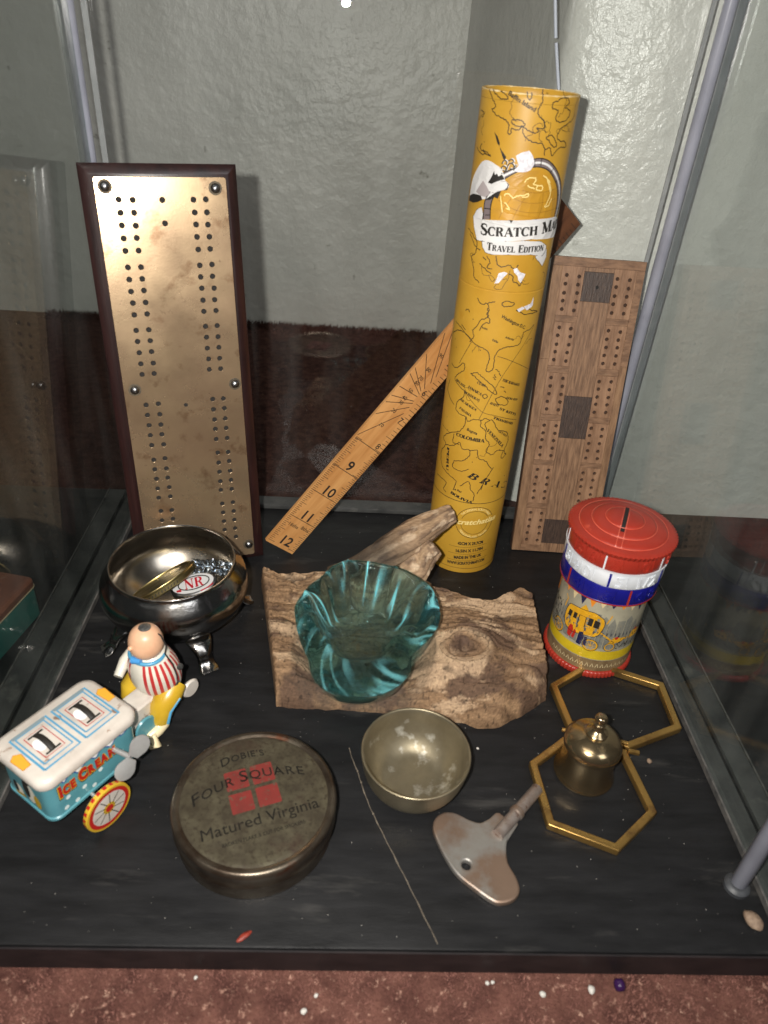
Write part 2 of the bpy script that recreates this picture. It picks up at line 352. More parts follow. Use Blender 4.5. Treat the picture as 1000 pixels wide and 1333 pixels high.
for x0, x1 in ((-.1700,-.1835),(-.1865,-.1995),(.2111,.2230),(.2260,.2385)):
    b = MB(); b.box(min(x0,x1), max(x0,x1), .165, .519, .0003, .0032); cabpart(b, 'track', M_track, bevel=.0006, smooth=40)
for x in (-.1697, .2108, -.1999, .2389):
    b = MB(); b.box(x-.0005, x+.0005, .165, .519, .0002, .0041); cabpart(b, 'track_lip', M_edge)
b = MB(); b.box(-.1690, .2100, .5035, .5165, .0003, .0045); cabpart(b, 'back_track', M_track, bevel=.0006, smooth=40)
for x in (-.1715, .2132):
    b = MB(); b.box(x-.0012, x+.0012, .178, .5045, .0035, .62); cabpart(b, 'side_pane', M_pane if x < 0 else M_paner)
b = MB(); b.box(-.1680, .2080, .5185, .5205, .001, .62); cabpart(b, 'back_pane', M_paneb)
M_trim = mat('clear_trim', (.30,.31,.31), (.22,.23,.23), 40, 0.2, spec=0.8)
for x, y, r in ((-.1718,.5095,.0034),(.2089,.5095,.0040),(.2005,.1892,.0040)):
    b = MB(); b.lathe([(r*.9,.0046),(r,.0052),(r,.62)], 20, (x, y, 0)); cabpart(b, 'corner_rod', M_post, smooth=50)
    if y < .3:
        b = MB(); b.lathe([(r*1.55,.0002),(r*1.55,.0024),(r*1.25,.0036),(r*1.02,.0040)], 24, (x, y, 0)); cabpart(b, 'rod_foot', mat('rod_foot_plastic', rgb(70,72,76), rgb(50,52,55), 200, .5), smooth=40)
for x0, x1, y in ((-.1665,-.1630,.5165),(-.1810,-.1765,.5165),(.2005,.2030,.5165),(.2155,.2215,.5165)):
    b = MB(); b.box(x0, x1, y-.001, y+.0006, .004, .62); cabpart(b, 'pane_trim', M_trim)

# ------------------------------------------------------------------ brass cribbage board
Rx = Matrix.Rotation
def board_matrix(x, y, z, yaw, lean):
    u = Vector((math.cos(yaw), math.sin(yaw), 0)); nb = Vector((-math.sin(yaw), math.cos(yaw), 0))
    v = nb*math.sin(lean)+Vector((0,0,math.cos(lean))); w = u.cross(v)
    return Matrix(((u.x,v.x,w.x,x),(u.y,v.y,w.y,y),(u.z,v.z,w.z,z),(0,0,0,1)))
M_mahog = mat('dark_mahogany', rgb(46,24,22), rgb(30,15,15), 40, 0.35, stretch=(6,.6,6), bump=0.1, bscale=200, coat=0.15)
M_brass = mat('tarnished_brass', (.42,.30,.18), (.345,.235,.145), 24, 0.27, 0.72, bump=0.06, bscale=700, c3=(.24,.145,.08), s3=62, t3=0.57, w3=0.12, rvar=0.06, c4=(.13,.08,.05), s4=170, t4=0.66, bdist=.0004)
M_steel = mat('worn_steel', (.40,.40,.41), (.2,.2,.2), 300, 0.3, 1.0)
M_dark = mat('dark_hole', (.012,.01,.009), rough=0.8)
bb = thing('brass_cribbage_board', 'brass faced cribbage board on dark mahogany leaning in the corner', 'cribbage board')
bb.matrix_world = board_matrix(-.1478,.41,.0004,math.radians(18),math.radians(9.97))
m = MB()
W_, L_, T_ = .0908, .2696, .016; ins = .0055
m.add([(0,0,-T_),(W_,0,-T_),(W_,L_,-T_),(0,L_,-T_),(0,0,-.003),(W_,0,-.003),(W_,L_,-.003),(0,L_,-.003),(ins,ins,0),(W_-ins,ins,0),(W_-ins,L_-ins,0),(ins,L_-ins,0)],
      [(0,3,2,1),(8,9,10,11),(0,1,5,4),(1,2,6,5),(2,3,7,6),(3,0,4,7),(4,5,9,8),(5,6,10,9),(6,7,11,10),(7,4,8,11)])
m.build('back_board', M_mahog, bb, bevel=.0005, smooth=30)
holes = []
for gx in (.0205,.0281,.0633,.0707):
    for gy in (.250,.2124,.1746,.1262,.0877,.0492):
        for k in range(5): holes.append((gx+random.uniform(-.0002,.0002), gy-.00705*k+random.uniform(-.0002,.0002)))
holes += [(.0451,.2499),(.0452,.2369),(.0451,.0250)]
me = curve_plate('plate', rrect(.008,.0834,.0052,.2622,.0014), [disc(x, y, .0018, n=12) for x, y in holes], .0014, .0002)
pl = obj('plate', me, M_brass, bb); pl.location = (0,0,.0001)
m = MB()
for x, y in holes: m.lathe([(.00185,.00015),(.00185,.0004)], 10, (x, y, 0))
o = m.build('hole_floors', M_dark, bb); o['kind'] = 'stuff'
for x, y in ((.0139,.2572),(.0768,.2563),(.0147,.1367),(.0791,.1356),(.0145,.0135),(.0797,.0136)):
    m = MB(); m.lathe([(.0029,.0014),(.0029,.0021),(.0024,.0030),(.0014,.0037),(.0003,.0039)], 20, (x, y, 0))
    s_ = m.build('screw', M_steel, bb, smooth=60)
    m = MB(); m.lathe([(.0040,.00151),(.0039,.00155)], 24, (x, y, 0)); m.build('tarnish_ring', mat('verdigris_ring', (.06,.05,.04), (.13,.1,.06), 900, .6, .5), bb)
m = MB(); m.lathe([(.0013,.0015),(.0013,.0016)], 9, (.0456,.1240,0)); m.build('pit', M_dark, bb)

# ------------------------------------------------------------------ wooden cribbage board, built of inlaid strips
wb = thing('wooden_cribbage_board', 'inlaid oak cribbage board with dark squares leaning beside yellow tube', 'cribbage board')
wb.matrix_world = board_matrix(.1325,.4603,.0006,math.radians(-2.43),math.radians(12.68))
M_oak = mat('oak', rgb(148,114,86), rgb(98,70,50), 70, 0.55, stretch=(9,.8,3), bump=0.35, bscale=140, c3=rgb(76,50,34), s3=110, t3=0.6, w3=0.12, bdist=.0006)
M_oakl = mat('oak_hole_strip', rgb(154,118,90), rgb(116,84,60), 60, 0.55, stretch=(5,.9,3), bump=0.25, bscale=160, c3=rgb(92,60,40), s3=90, t3=0.64, w3=0.1)
M_oake = mat('oak_edge', rgb(146,112,82), rgb(108,78,54), 50, 0.6, stretch=(5,1,3), bump=0.35, bscale=160, c3=rgb(70,48,34), s3=60, t3=0.63, w3=0.12)
M_oakx = mat('oak_cross_block', rgb(140,106,79), rgb(104,75,54), 60, 0.55, stretch=(2,6,3), bump=0.3, bscale=140)
M_ebony = mat('dark_inlay', rgb(76,58,48), rgb(50,38,33), 120, 0.5, stretch=(8,1,3), bump=0.4, bscale=120, c3=rgb(104,84,68), s3=160, t3=0.62)
M_side = mat('oak_side', rgb(84,56,40), rgb(60,38,28), 60, 0.6, stretch=(3,1,3), bump=0.3)
m = MB(); m.box(0,.0643,0,.2223,-.0095,-.0032); m.build('backing', M_side, wb, bevel=.0006)
def strip(name, x0, x1, y0, y1, mt, hs=(), top=0.0, g=.00005):
    if hs:
        me = curve_plate(name, [(x0+g,y0+g),(x1-g,y0+g),(x1-g,y1-g),(x0+g,y1-g)], [disc(x, y, .00138, n=10) for x, y in hs], .0031+top)
        o = obj(name, me, mt, wb); o.location = (0,0,-.0031)
    else:
        m = MB(); m.box(x0+g,x1-g,y0+g,y1-g,-.0031,top); o = m.build(name, mt, wb, bevel=.00008, seg=1)
    return o
gt = (.2100,.1745,.1385,.1030,.0680,.0325)
for lo_, hi_ in ((0,.102),(.102,.1520),(.1520,.2163)): strip('edge_strip', 0,.0068,lo_,hi_,M_oake, top=random.uniform(-.0001,.0002))
for lo_, hi_ in ((0,.1500),(.1500,.2163)): strip('edge_strip', .0590,.0643,lo_,hi_,M_oake if lo_ == 0 else M_oakx, top=random.uniform(-.0001,.0002))
strip('top_strip', 0,.0643,.2163,.2223,M_oakx)
dk = MB()
for x0, x1, hx in ((.0068,.0225,(.0107,.0195)),(.0432,.0590,(.0462,.0546))):
    yt = .2163
    for i, g0 in enumerate(gt):
        hs = [(hx_+random.uniform(-.0003,.0003), g0-.00575*k+random.uniform(-.0003,.0003)) for hx_ in hx for k in range(5)]
        ylo = g0-.0270
        strip('hole_strip', x0, x1, max(ylo,.004), yt, M_oakl, hs, random.uniform(-.0002,.0001))
        for x, y in hs: dk.lathe([(.0015,-.00318),(.0015,-.0022)], 8, (x, y, 0))
        nxt = gt[i+1]+.0040 if i < 5 else 0
        strip('cross_block', x0, x1, nxt, max(ylo,.004), M_oakx, (), random.uniform(-.0002,.0001)); yt = nxt
o = dk.build('hole_floors', mat('hole_floor', rgb(60,40,29), rough=.8), wb); o['kind'] = 'stuff'
for y0, y1, mt in ((0,.0075,M_oak),(.0075,.0280,M_ebony),(.0280,.0943,M_oak),(.0943,.1262,M_ebony),(.1262,.1935,M_oak),(.1935,.2134,M_ebony),(.2134,.2163,M_oak)):
    strip('inlay_square' if mt is M_ebony else 'centre_strip', .0225,.0432,y0,y1,mt, (), random.uniform(-.0002,.0001))
m = MB(); m.lathe([(.0012,.0001),(.0012,.00025)], 10, (.0328,.2035,0)); m.build('centre_hole', M_dark, wb)

# ------------------------------------------------------------------ twelve inch rule
M_box = mat('boxwood', rgb(205,152,94), rgb(178,122,68), 30, 0.42, stretch=(.6,5,5), bump=0.08, bscale=300, c3=rgb(158,98,48), s3=22, t3=0.6, w3=0.15, c4=rgb(110,70,40), s4=240, t4=0.73)
M_ink = mat('black_ink', (.018,.015,.012), rough=0.55)
M_inkb = mat('brown_ink', rgb(62,38,22), rough=0.6)
d = Vector((.6079,.2231,.762)).normalized(); q = Vector((.7197,.2505,-.6475)); q = (q-d*q.dot(d)).normalized(); vq = -q; w = d.cross(vq)
ru = thing('wooden_ruler', 'twelve inch boxwood rule with fan of angle lines propped behind tube', 'ruler')
ru.matrix_world = Matrix(((d.x,vq.x,w.x,-.0406),(d.y,vq.y,w.y,.4424),(d.z,vq.z,w.z,.0006),(0,0,0,1)))
LR, WR = .312, .0262
m = MB(); m.box(0,.2580,0,WR,-.0032,0); m.build('blade', M_box, ru, bevel=.0003)
m = MB(); m.box(.2582,LR,0,WR,-.0032,-.0001); m.build('dark_end', mat('dark_boxwood', rgb(104,66,42), rgb(72,44,28), 40, .5, stretch=(.6,5,5)), ru, bevel=.0003)
sh = []; shb = []
def ln(x0,y0,x1,y1,w=.00028): sh.append(stroke([(x0,y0),(x1,y1)], w))
for i in range(0, 12*16+1):
    x = .0026+i*.0254/16; L0 = .0068 if i % 8 == 0 else (.0052 if i % 4 == 0 else (.0042 if i % 2 == 0 else .0032))
    if i % 2 == 0 or i < 64: ln(x, .0004, x, L0*(.9 if i % 16 else .95), .0004)
for i in range(0, 4*16+1):
    x = .0026+i*.0254/16; ln(x, WR-.0004, x, WR-(.0062 if i % 8 == 0 else (.005 if i % 4 == 0 else (.0042 if i % 2 == 0 else .0032))), .0004)
for x in (.0280,.0534,.0780,.1033): ln(x, .0003, x, WR-.0003, .0005)
def lab(s, x, y, h, rot=-90, off=.012):
    vs, fs, wd = text(s, off); a = math.radians(rot)
    sh.append(([(x+(px_*math.cos(a)-py*math.sin(a))*h, y+(px_*math.sin(a)+py*math.cos(a))*h) for px_, py in vs], fs))
for s_, x in (('12',.0038),('11',.0292),('10',.0545),('9',.0795)): lab(s_, x, .0180 if len(s_) == 2 else .0155, .0078, -90, .02)
lab('8', .1050, .0072, .0045); lab('7', .1300, .0072, .0045); lab('6', .1560, .0072, .0045); lab('5', .1830, .0072, .0045); lab('4', .2080, .0072, .0045)
for x0, x1, y1, n_ in ((.1056,.1378,.0076,'10'),(.1254,.1437,.0075,'20'),(.1366,.1474,.0075,'30'),(.1427,.1491,.008,'40'),(.1511,.1531,.0083,'50'),(.1625,.1553,.0082,'60'),(.1679,.1578,.009,'70'),(.1800,.1606,.008,'80'),(.1988,.1663,.0072,'90'),(.212,.172,.0072,'')):
    ln(x0, WR-.0003, x1, y1, .0005)
    xm, ym = x0*.55+x1*.45, (WR)*.55+y1*.45
    if n_: lab(n_, xm, ym, .0028, -90)
for x in (.020,.0215): lab('8ths' if x > .021 else '16ths', x, .0100 if x > .021 else .0215, .0030, -90, .01)
flat_decal('graduations', sh, M_ink, ru, lambda u, v: (u, v, .00008), True)

# ------------------------------------------------------------------ yellow map tube
COAST=[[(-310,3171),(-265,3130),(-236,3097),(-262,3080),(-208,3054),(-156,3037),(-142,3020),(-141,2983),(-124,2980),(-124,3008),(-91,3002),(-67,3018),(-40,3007),(-1,2996),(23,3006),(5,3019),(47,3021),(41,3053),(10,3074),(0,3101),(14,3137),(12,3172),(3,3194)],[(-274,3170),(-225,3143),(-198,3135),(-167,3140),(-183,3156),(-217,3171)],[(-70,3180),(-60,3150),(-45,3151),(-45,3179)],[(106,3150),(79,3140),(79,3113),(111,3105),(109,3060),(152,3051),(202,3073),(199,3105),(161,3119),(186,3142),(156,3164),(116,3159),(106,3150)],[(-67,3014),(-50,2978),(-4,2953),(51,2947),(74,2919),(102,2929),(124,2891),(141,2905),(172,2928),(227,2930),(207,2956),(146,2967),(143,3004),(173,3032),(239,3058),(265,3085)],[(68,2976),(100,2990),(125,2967),(147,2938),(120,2934),(96,2957),(68,2976)],[(-310,2908),(-326,2886),(-290,2872),(-232,2861),(-256,2872),(-293,2881)],[(-130,3042),(-115,3050),(-72,3045),(-59,3028),(-89,3021),(-121,3027),(-130,3042)],[(-376,3063),(-330,3054),(-348,3033)],[(-365,2880),(-307,2859),(-271,2863),(-224,2858)],[(-348,2454),(-281,2426),(-239,2391),(-245,2334),(-274,2304),(-246,2254),(-228,2200),(-187,2176)],[(-314,2429),(-253,2377),(-211,2359)],[(-205,2287),(-160,2262),(-120,2242)],[(-159,2336),(-136,2307),(-150,2276),(-118,2271)],[(-107,2351),(-94,2308),(-57,2291),(-25,2305),(13,2285),(32,2309)],[(-18,2261),(9,2240),(13,2217),(38,2206),(60,2189),(68,2212)],[(-184,2325),(-162,2313)],[(-186,2087),(-168,2061),(-141,2056),(-117,2067),(-99,2028),(-108,2002),(-83,1957),(-123,1938),(-142,1892)],[(-117,2067),(-72,2086)],[(-30,2079),(-3,2093),(47,2083),(26,2065),(-15,2063),(-30,2079)],[(68,2041),(121,2049),(192,2027),(258,2007),(198,2008),(129,2012),(68,2041)],[(-265,1986),(-240,1999),(-229,1984)],[(-285,1891),(-242,1867)],[(74,2890),(74,2919)],[(-396,1789),(-328,1835),(-249,1849),(-201,1824),(-168,1806),(-123,1791),(-73,1773),(-53,1721),(-62,1650),(-41,1639),(-19,1669),(-23,1738),(2,1788),(52,1809),(124,1818),(140,1856),(148,1895),(203,1905),(244,1929)],[(-113,2043),(-99,1994),(-116,1971),(-141,1960),(-162,1915),(-187,1882),(-174,1845),(-198,1804)],[(-362,1884),(-272,1862),(-194,1826)],[(-343,1604),(-285,1599),(-223,1650),(-209,1613),(-256,1567),(-280,1521),(-233,1488),(-186,1468),(-188,1430),(-233,1376),(-233,1323),(-194,1300),(-153,1299),(-133,1266),(-87,1294),(-45,1293),(-20,1312),(9,1298)],[(-343,1486),(-361,1418),(-314,1379),(-257,1343)],[(-159,1600),(-118,1618),(-74,1592),(-37,1569),(9,1529),(29,1486),(-15,1506),(-68,1550),(-128,1587),(-159,1600)],[(27,1456),(67,1470),(120,1435),(109,1406),(47,1419),(27,1456)],[(-4,1657),(25,1644)],[(-10,1607),(7,1586)],[(-5,1621),(7,1601)],[(48,1544),(72,1528)],[(74,1513),(92,1497)],[(19,1637),(36,1615)],[(-63,1471),(-45,1484),(-29,1465),(-47,1451),(-63,1471)],[(-152,1291),(-151,1230),(-191,1169),(-273,1125),(-330,1063),(-291,1026),(-336,952),(-313,863),(-253,827),(-210,814),(-154,787),(-169,712)],[(-45,1293),(-39,1248),(-1,1228),(-15,1274),(30,1299),(78,1227),(150,1199),(186,1125),(162,1052),(193,1009)],[(-291,1026),(-210,1057),(-172,1096),(-143,1058),(-90,1057),(-91,1008),(-130,964),(-192,941),(-194,890),(-134,879),(-78,912)],[(-1,1228),(1,1166),(36,1119),(21,1071),(64,1037),(106,1064),(162,1052)],[(-90,1057),(-42,1066),(-19,1004),(26,990),(82,920)],[(-119,765),(-65,813),(-42,749),(-16,717),(-15,656)],[(96,934),(49,838),(31,753)],[(72,887),(38,805),(6,718)],[(-227,666),(-252,688),(-240,748),(-358,750)],[(162,1052),(143,1007),(165,993),(189,1027)],[(-223,1140),(-222,1076),(-170,1081)]]
GRAT=[[(-183,1809),(-259,1637)],[(-5,1747),(98,1711),(284,1618)],[(247,1922),(55,1629),(-60,1299)],[(-187,1475),(-55,1360),(61,1328),(246,1263)],[(-379,1143),(-262,1130)]]
NAMES=[('COLOMBIA',(-203,1135),(-1,1131),24,0),('VENEZUELA',(0,1221),(137,1082),20,0),('PERU',(-271,1016),(-251,837),21,0),('BRAZ',(-85,851),(258,712),47,1),('BOLIVIA',(-187,677),(-19,632),21,0),('CUBA',(-108,1547),(-52,1531),16,0),('JAMAICA',(-167,1504),(-70,1469),17,0),('HONDURAS',(-184,1458),(-77,1424),17,0),('BELIZE',(-268,1515),(-186,1493),16,0),('NICARAGUA',(-212,1398),(-88,1354),17,0),('PANAMA',(-208,1336),(-117,1305),17,0),('THE BAHAMAS',(49,1580),(197,1522),17,0),('HAITI',(-6,1417),(53,1397),16,0),('DOM REP',(100,1452),(204,1416),14,0),('ST KITTS',(61,1378),(220,1301),16,0),('TRINIDAD',(28,1314),(202,1240),16,0),('Washington D.C.',(-23,1994),(152,1914),19,2),('Bogota',(-132,1202),(-58,1183),19,2),('La Paz',(-169,718),(-104,709),16,2),('Houston',(-134,1911),(-93,1904),13,2),('Dallas',(-55,1843),(-17,1831),13,2),('Atlanta',(23,1866),(80,1849),13,2),('GUYANA',(84,1211),(159,1157),14,0),('Baffin Island',(-172,3159),(-17,3092),20,2)]
RIB1=[(-223,2530),(-59,2551),(93,2564),(266,2566),(314,2541),(341,2489),(307,2445),(80,2455),(-64,2436),(-202,2412),(-244,2411),(-281,2472),(-302,2529),(-277,2572),(-240,2594),(-223,2560)]
RIB2=[(-207,2415),(-192,2414),(-64,2436),(47,2447),(151,2440),(210,2410),(208,2371),(187,2354),(97,2369),(-37,2365),(-132,2352),(-173,2356),(-197,2382)]
RIB2T=[(138,2363),(187,2354),(219,2393),(234,2343),(206,2291),(171,2320),(130,2352)]
S1=[(-233,2444),(301,2493)]
S2=[(-175,2367),(190,2385)]
GLOBE=[(-172,2540),(-177,2599),(-166,2666),(-135,2728),(-88,2776),(-32,2803),(20,2813),(75,2818),(135,2793),(190,2734),(235,2672),(253,2611),(255,2567),(93,2564),(-59,2551)]
RINGO=[(-218,2531),(-224,2590),(-222,2635),(-196,2683),(-144,2783),(-93,2810),(-38,2836),(10,2867),(63,2876),(119,2859),(184,2812),(243,2751),(284,2688),(297,2619),(281,2561)]
RINGI=[(-172,2540),(-180,2598),(-176,2643),(-160,2682),(-124,2758),(-75,2792),(-27,2820),(24,2832),(72,2832),(120,2815),(165,2778),(208,2733),(235,2679),(246,2627),(245,2568)]
RTICK=[[(63,2874),(64,2838)],[(155,2828),(132,2804)],[(224,2767),(183,2756)],[(281,2685),(231,2680)],[(300,2604),(243,2612)],[(-224,2590),(-181,2594)],[(-210,2556),(-177,2562)],[(25,2864),(31,2834)]]
CONT=[[(-130,2672),(-119,2630),(-108,2588)],[(-110,2675),(-89,2688),(-62,2669),(-34,2683),(-4,2689),(21,2697),(17,2679),(-10,2677)],[(-12,2755),(4,2774),(34,2779),(52,2769),(40,2747),(66,2738),(61,2720),(96,2716),(96,2738),(65,2741)],[(88,2794),(134,2758),(161,2714),(158,2664),(136,2629),(166,2634),(179,2670)],[(-100,2640),(-68,2607),(-88,2612)],[(146,2751),(120,2773),(157,2707)],[(9,2743),(27,2729),(52,2723)]]
GLGRAT=[[(-138,2649),(-61,2615),(19,2600),(113,2600),(243,2612)],[(-71,2672),(10,2650),(111,2651),(221,2666)],[(12,2686),(-23,2619),(-44,2558)],[(109,2702),(116,2629),(102,2564)],[(-69,2665),(-100,2611),(-122,2549)],[(-16,2713),(65,2702),(202,2719)]]
HANDW=[(-390,2616),(-377,2701),(-335,2766),(-283,2823),(-234,2836),(-185,2823),(-148,2807),(-121,2765),(-114,2749),(-93,2737),(-96,2712),(-130,2699),(-152,2683),(-175,2665),(-208,2645),(-258,2628),(-323,2607),(-381,2599)]
HANDD=[[(-218,2726),(-200,2757),(-188,2791),(-180,2771),(-168,2780),(-158,2767),(-139,2780),(-120,2758),(-146,2748),(-170,2737),(-194,2723)],[(-387,2598),(-385,2625),(-334,2646),(-289,2651),(-257,2650),(-242,2631),(-280,2612),(-321,2600)],[(-227,2634),(-200,2653),(-176,2672),(-153,2690),(-130,2699),(-143,2655),(-165,2659),(-189,2641)],[(-118,2748),(-93,2737),(-96,2708),(-114,2701),(-100,2722)]]
HANDG=[[(-306,2663),(-275,2705),(-256,2730),(-225,2707),(-195,2676),(-219,2650),(-263,2649)],[(-175,2715),(-138,2745),(-114,2749),(-150,2722)]]
SPIRE=[[(-223,2980),(-195,2957),(-177,2929),(-179,2916),(-193,2927),(-206,2952)],[(-179,2916),(-169,2904),(-130,2868),(-135,2850),(-147,2859),(-161,2884)]]
CURL=[[(-146,2797),(-147,2814),(-134,2823),(-121,2814),(-126,2799),(-139,2801)],[(-119,2800),(-112,2829),(-98,2841),(-82,2832),(-83,2815),(-101,2813)],[(-148,2831),(-139,2850),(-122,2845),(-124,2831)],[(-115,2849),(-98,2861),(-85,2849),(-98,2841)],[(-77,2805),(-77,2826),(-67,2834)]]
WSPOT=[[(-78,2880),(-55,2896),(-13,2911),(10,2887),(28,2851),(11,2816),(-17,2804),(-54,2801),(-77,2805),(-56,2835)],[(-91,2191),(-80,2229),(-76,2254),(-45,2266),(-24,2260),(-47,2229),(-67,2198)],[(5,2286),(24,2294),(45,2271),(82,2258),(77,2238),(61,2206),(45,2222),(36,2247),(12,2266)],[(67,2047),(104,2063),(121,2049),(83,2030)],[(111,2062),(162,2075),(177,2115),(183,2059),(139,2035)]]
LOGOC=(20,478)
LOGOX=[(-109,457),(171,457)]
LOGOY=[(15,611),(33,337)]
BT=[('42CM X 29.7CM',(-75,262),(118,273)),('16.5IN X 11.7IN',(-85,190),(126,214)),('MADE IN THE UK',(-88,128),(124,154)),('WWW.SCRATCHMAP.COM',(-134,71),(161,97))]
BL=[[(-140,240),(-72,241),(-4,245),(66,254),(153,262)],[(-140,176),(-64,178),(5,181),(75,189),(164,201)],[(-140,115),(-57,116),(13,120),(84,129),(177,139)]]
SEAM=[(-397,619),(-57,641),(222,663),(-395,2140),(-34,2144),(283,2153),(-311,32),(-83,45),(22,47)]
RT = .0268; LT = .3168
tb = thing('map_tube', 'tall yellow cardboard scratch map tube standing upright between rule and oak board', 'tube', (.0902,.4554,0), (0,0,0))
M_yel = mat('yellow_print', rgb(198,154,56), rgb(184,138,44), 22, 0.42, bump=0.05, bscale=300, spec=0.4, c3=rgb(188,138,40), s3=60, t3=0.66, w3=0.1)
M_ydk = mat('globe_gold', rgb(178,132,44), rgb(204,150,40), 60, 0.4)
M_white = mat('white_print', rgb(222,220,218), rgb(206,204,203), 60, 0.5)
M_grey = mat('grey_print', rgb(118,106,106), rough=0.5)
M_pale = mat('pale_gold_print', rgb(238,214,140), rough=0.45)
M_scr = mat('scratched_foil_white', rgb(230,228,232), rgb(196,192,198), 500, 0.6, bump=.3, bscale=900)
m = MB(); m.lathe([(RT-.0012,.0004),(RT-.0003,.0),(RT,.0006),(RT,.2140),(RT-.00025,.2143),(RT-.00025,.2148),(RT,.2151),(RT,LT-.004)], 96)
m.build('tube_body', M_yel, tb, smooth=15)
m = MB(); m.lathe([(RT,LT-.0039),(RT+.0001,LT-.0006),(RT-.0003,LT),(RT-.0012,LT),(RT-.0016,LT-.0006),(RT-.0016,LT-.0042),(.002,LT-.0044)], 96, cap0=False)
m.build('lid', M_yel, tb, smooth=40)
m = MB(); m.tube([((RT-.0006)*math.cos(t*math.pi/48), (RT-.0006)*math.sin(t*math.pi/48), LT-.0001) for t in range(96)], [.00055+.00012*math.sin(t*2.3)+.0001*math.sin(t*.7) for t in range(96)], 8, closed=True); m.build('worn_rim', mat('worn_card_edge', rgb(206,164,76), rgb(232,214,170), 160, .7), tb, smooth=60)
def cyl(off=.00012, R=RT): return lambda u, v: ((R+off)*math.sin(u/R), -(R+off)*math.cos(u/R), v)
S = lambda pts: [(x*1e-4, y*1e-4) for x, y in pts]
sh = [stroke(smooth_line(S(l), 6, .00034), .00050) for l in COAST]+[stroke(smooth_line(S(l), 6), .0003) for l in GRAT]
rnd = random.Random(3)
for k in range(24):   # fainter borders and rivers
    u, v = rnd.uniform(-.034,.030), rnd.choice((rnd.uniform(.068,.20), rnd.uniform(.295,.31), rnd.uniform(.217,.234))); a = rnd.uniform(0,6.28); L_ = [(u, v)]
    for j in range(rnd.randint(6,16)):
        a += rnd.gauss(0,.7); u += .0013*math.cos(a); v += .0013*math.sin(a); L_.append((u, v))
    if min(p[1] for p in L_) > .066: sh.append(stroke(L_, .00026))
for l in [[(-560,2900),(-480,2980),(-430,2900),(-470,2800),(-540,2760)],[(360,2950),(430,3000),(520,2920),(480,2850),(400,2840)],[(-600,1800),(-500,1750),(-470,1600),(-520,1400)],[(330,1700),(420,1650),(500,1550),(560,1600)],[(380,1300),(450,1200),(420,1000),(350,900),(300,760)]]:
    sh.append(stroke(smooth_line(S(l), 5, .0002), .0003))
for k in range(26):  # tiny islets and city marks
    u, v = rnd.uniform(-.036,.030), rnd.uniform(.072,.305)
    if .22 < v < .292: continue
    sh.append(fill(disc(u, v, rnd.uniform(.0002,.0005), rnd.uniform(.0002,.0004), 7)))
sh.append(stroke([(-.075+.15*i/60, .0630+.0008*math.sin(i)) if 0 else (-.075+.15*i/60, .0636) for i in range(61)], .00045))
sh.append(stroke([(-.075+.15*i/60, .0046) for i in range(61)], .0003))
for t, A, B, h, st in NAMES:
    T_ = text(t, .03) if st == 2 else serif(t if st == 0 else 'B R A Z', wt=1.5 if st == 0 else 1.15)
    if st == 1: T_ = ([(x+.25*y, y) for x, y in T_[0]], T_[1], T_[2])
    sh.append(put(T_, S([A])[0], S([B])[0], h*1e-4*1.05))
for t, A, B in BT:
    sh.append(put(text(t, .05), S([A])[0], S([B])[0], .0025))
for l in BL: sh.append(stroke(smooth_line(S(l), 5), .00022))
cx, cy = .0026, .0468; rx, ry = .0140, .0136
sh.append(stroke([(cx+rx*math.cos(a*.1047), cy+ry*math.sin(a*.1047)) for a in range(61)], .00035))
sh.append(stroke([(cx+rx*.74*math.cos(a*.1047), cy+ry*.74*math.sin(a*.1047)) for a in range(61)], .0003))
flat_decal('map_print', sh, M_ink, tb, cyl(), True)
# round maker's mark
sh = []
def arc_text(s, cx, cy, r, a0, a1, h, flip=False, off=.02):
    vs, fs, w = text(s, off); out = []
    for x, y in vs:
        a = math.radians(a0+(a1-a0)*x/w); rr = r-y*h if flip else r+y*h; out.append((cx+rr*math.cos(a), cy+rr*math.sin(a)))
    return out, fs
sh.append(arc_text('THE ORIGINAL SCRATCHMAP', cx, cy, rx*.80, 150, 30, .0017)); sh.append(arc_text('PERSONALISED TRAVEL', cx, cy, rx*.93, 215, 325, .0016, True))
vs, fs, wd = text('Scratchatlas', .03)
vs = [(cx-.0165+(x/wd)*.033+(y*.3*.0042), cy-.0016+y*.0042+.0028*(x/wd)-.001) for x, y in vs]
flat_decal('makers_mark_patch', [fill([(cx-.0172,cy-.0030),(cx+.0165,cy-.0004),(cx+.0185,cy+.0052),(cx-.0150,cy+.0024)], 3)], M_yel, tb, cyl(.0002))
sh.append((vs, fs)); flat_decal('makers_mark', sh, M_pale, tb, cyl(.00028))
# globe picture, ribbon banner and hand
flat_decal('globe_picture', [fill(S(GLOBE), 3)], M_ydk, tb, cyl(.00016))
nr = len(RINGO); i0 = 4
def band(a, b, sub=4):
    a = smooth_line(a, sub); b = smooth_line(b, sub); n = len(a); vs = []
    for p, q in zip(a, b): vs += [p, q]
    return vs, [(2*i, 2*i+1, 2*i+3, 2*i+2) for i in range(n-1)]
flat_decal('globe_ring', [band(S(RINGO[:i0]), S(RINGI[:i0])), band(S(RINGO[i0:]), S(RINGI[i0:]))], M_grey, tb, cyl(.0002))
flat_decal('globe_ring_edges', [stroke(smooth_line(S(l), 4), .0006) for l in (RINGO[:i0], RINGI[:i0], RINGO[i0:], RINGI[i0:])]+[stroke(S(l), .0005) for l in RTICK]+[stroke(smooth_line(S(l), 4), .0006) for l in CURL]+[fill(S(l)) for l in SPIRE], M_ink, tb, cyl(.00026))
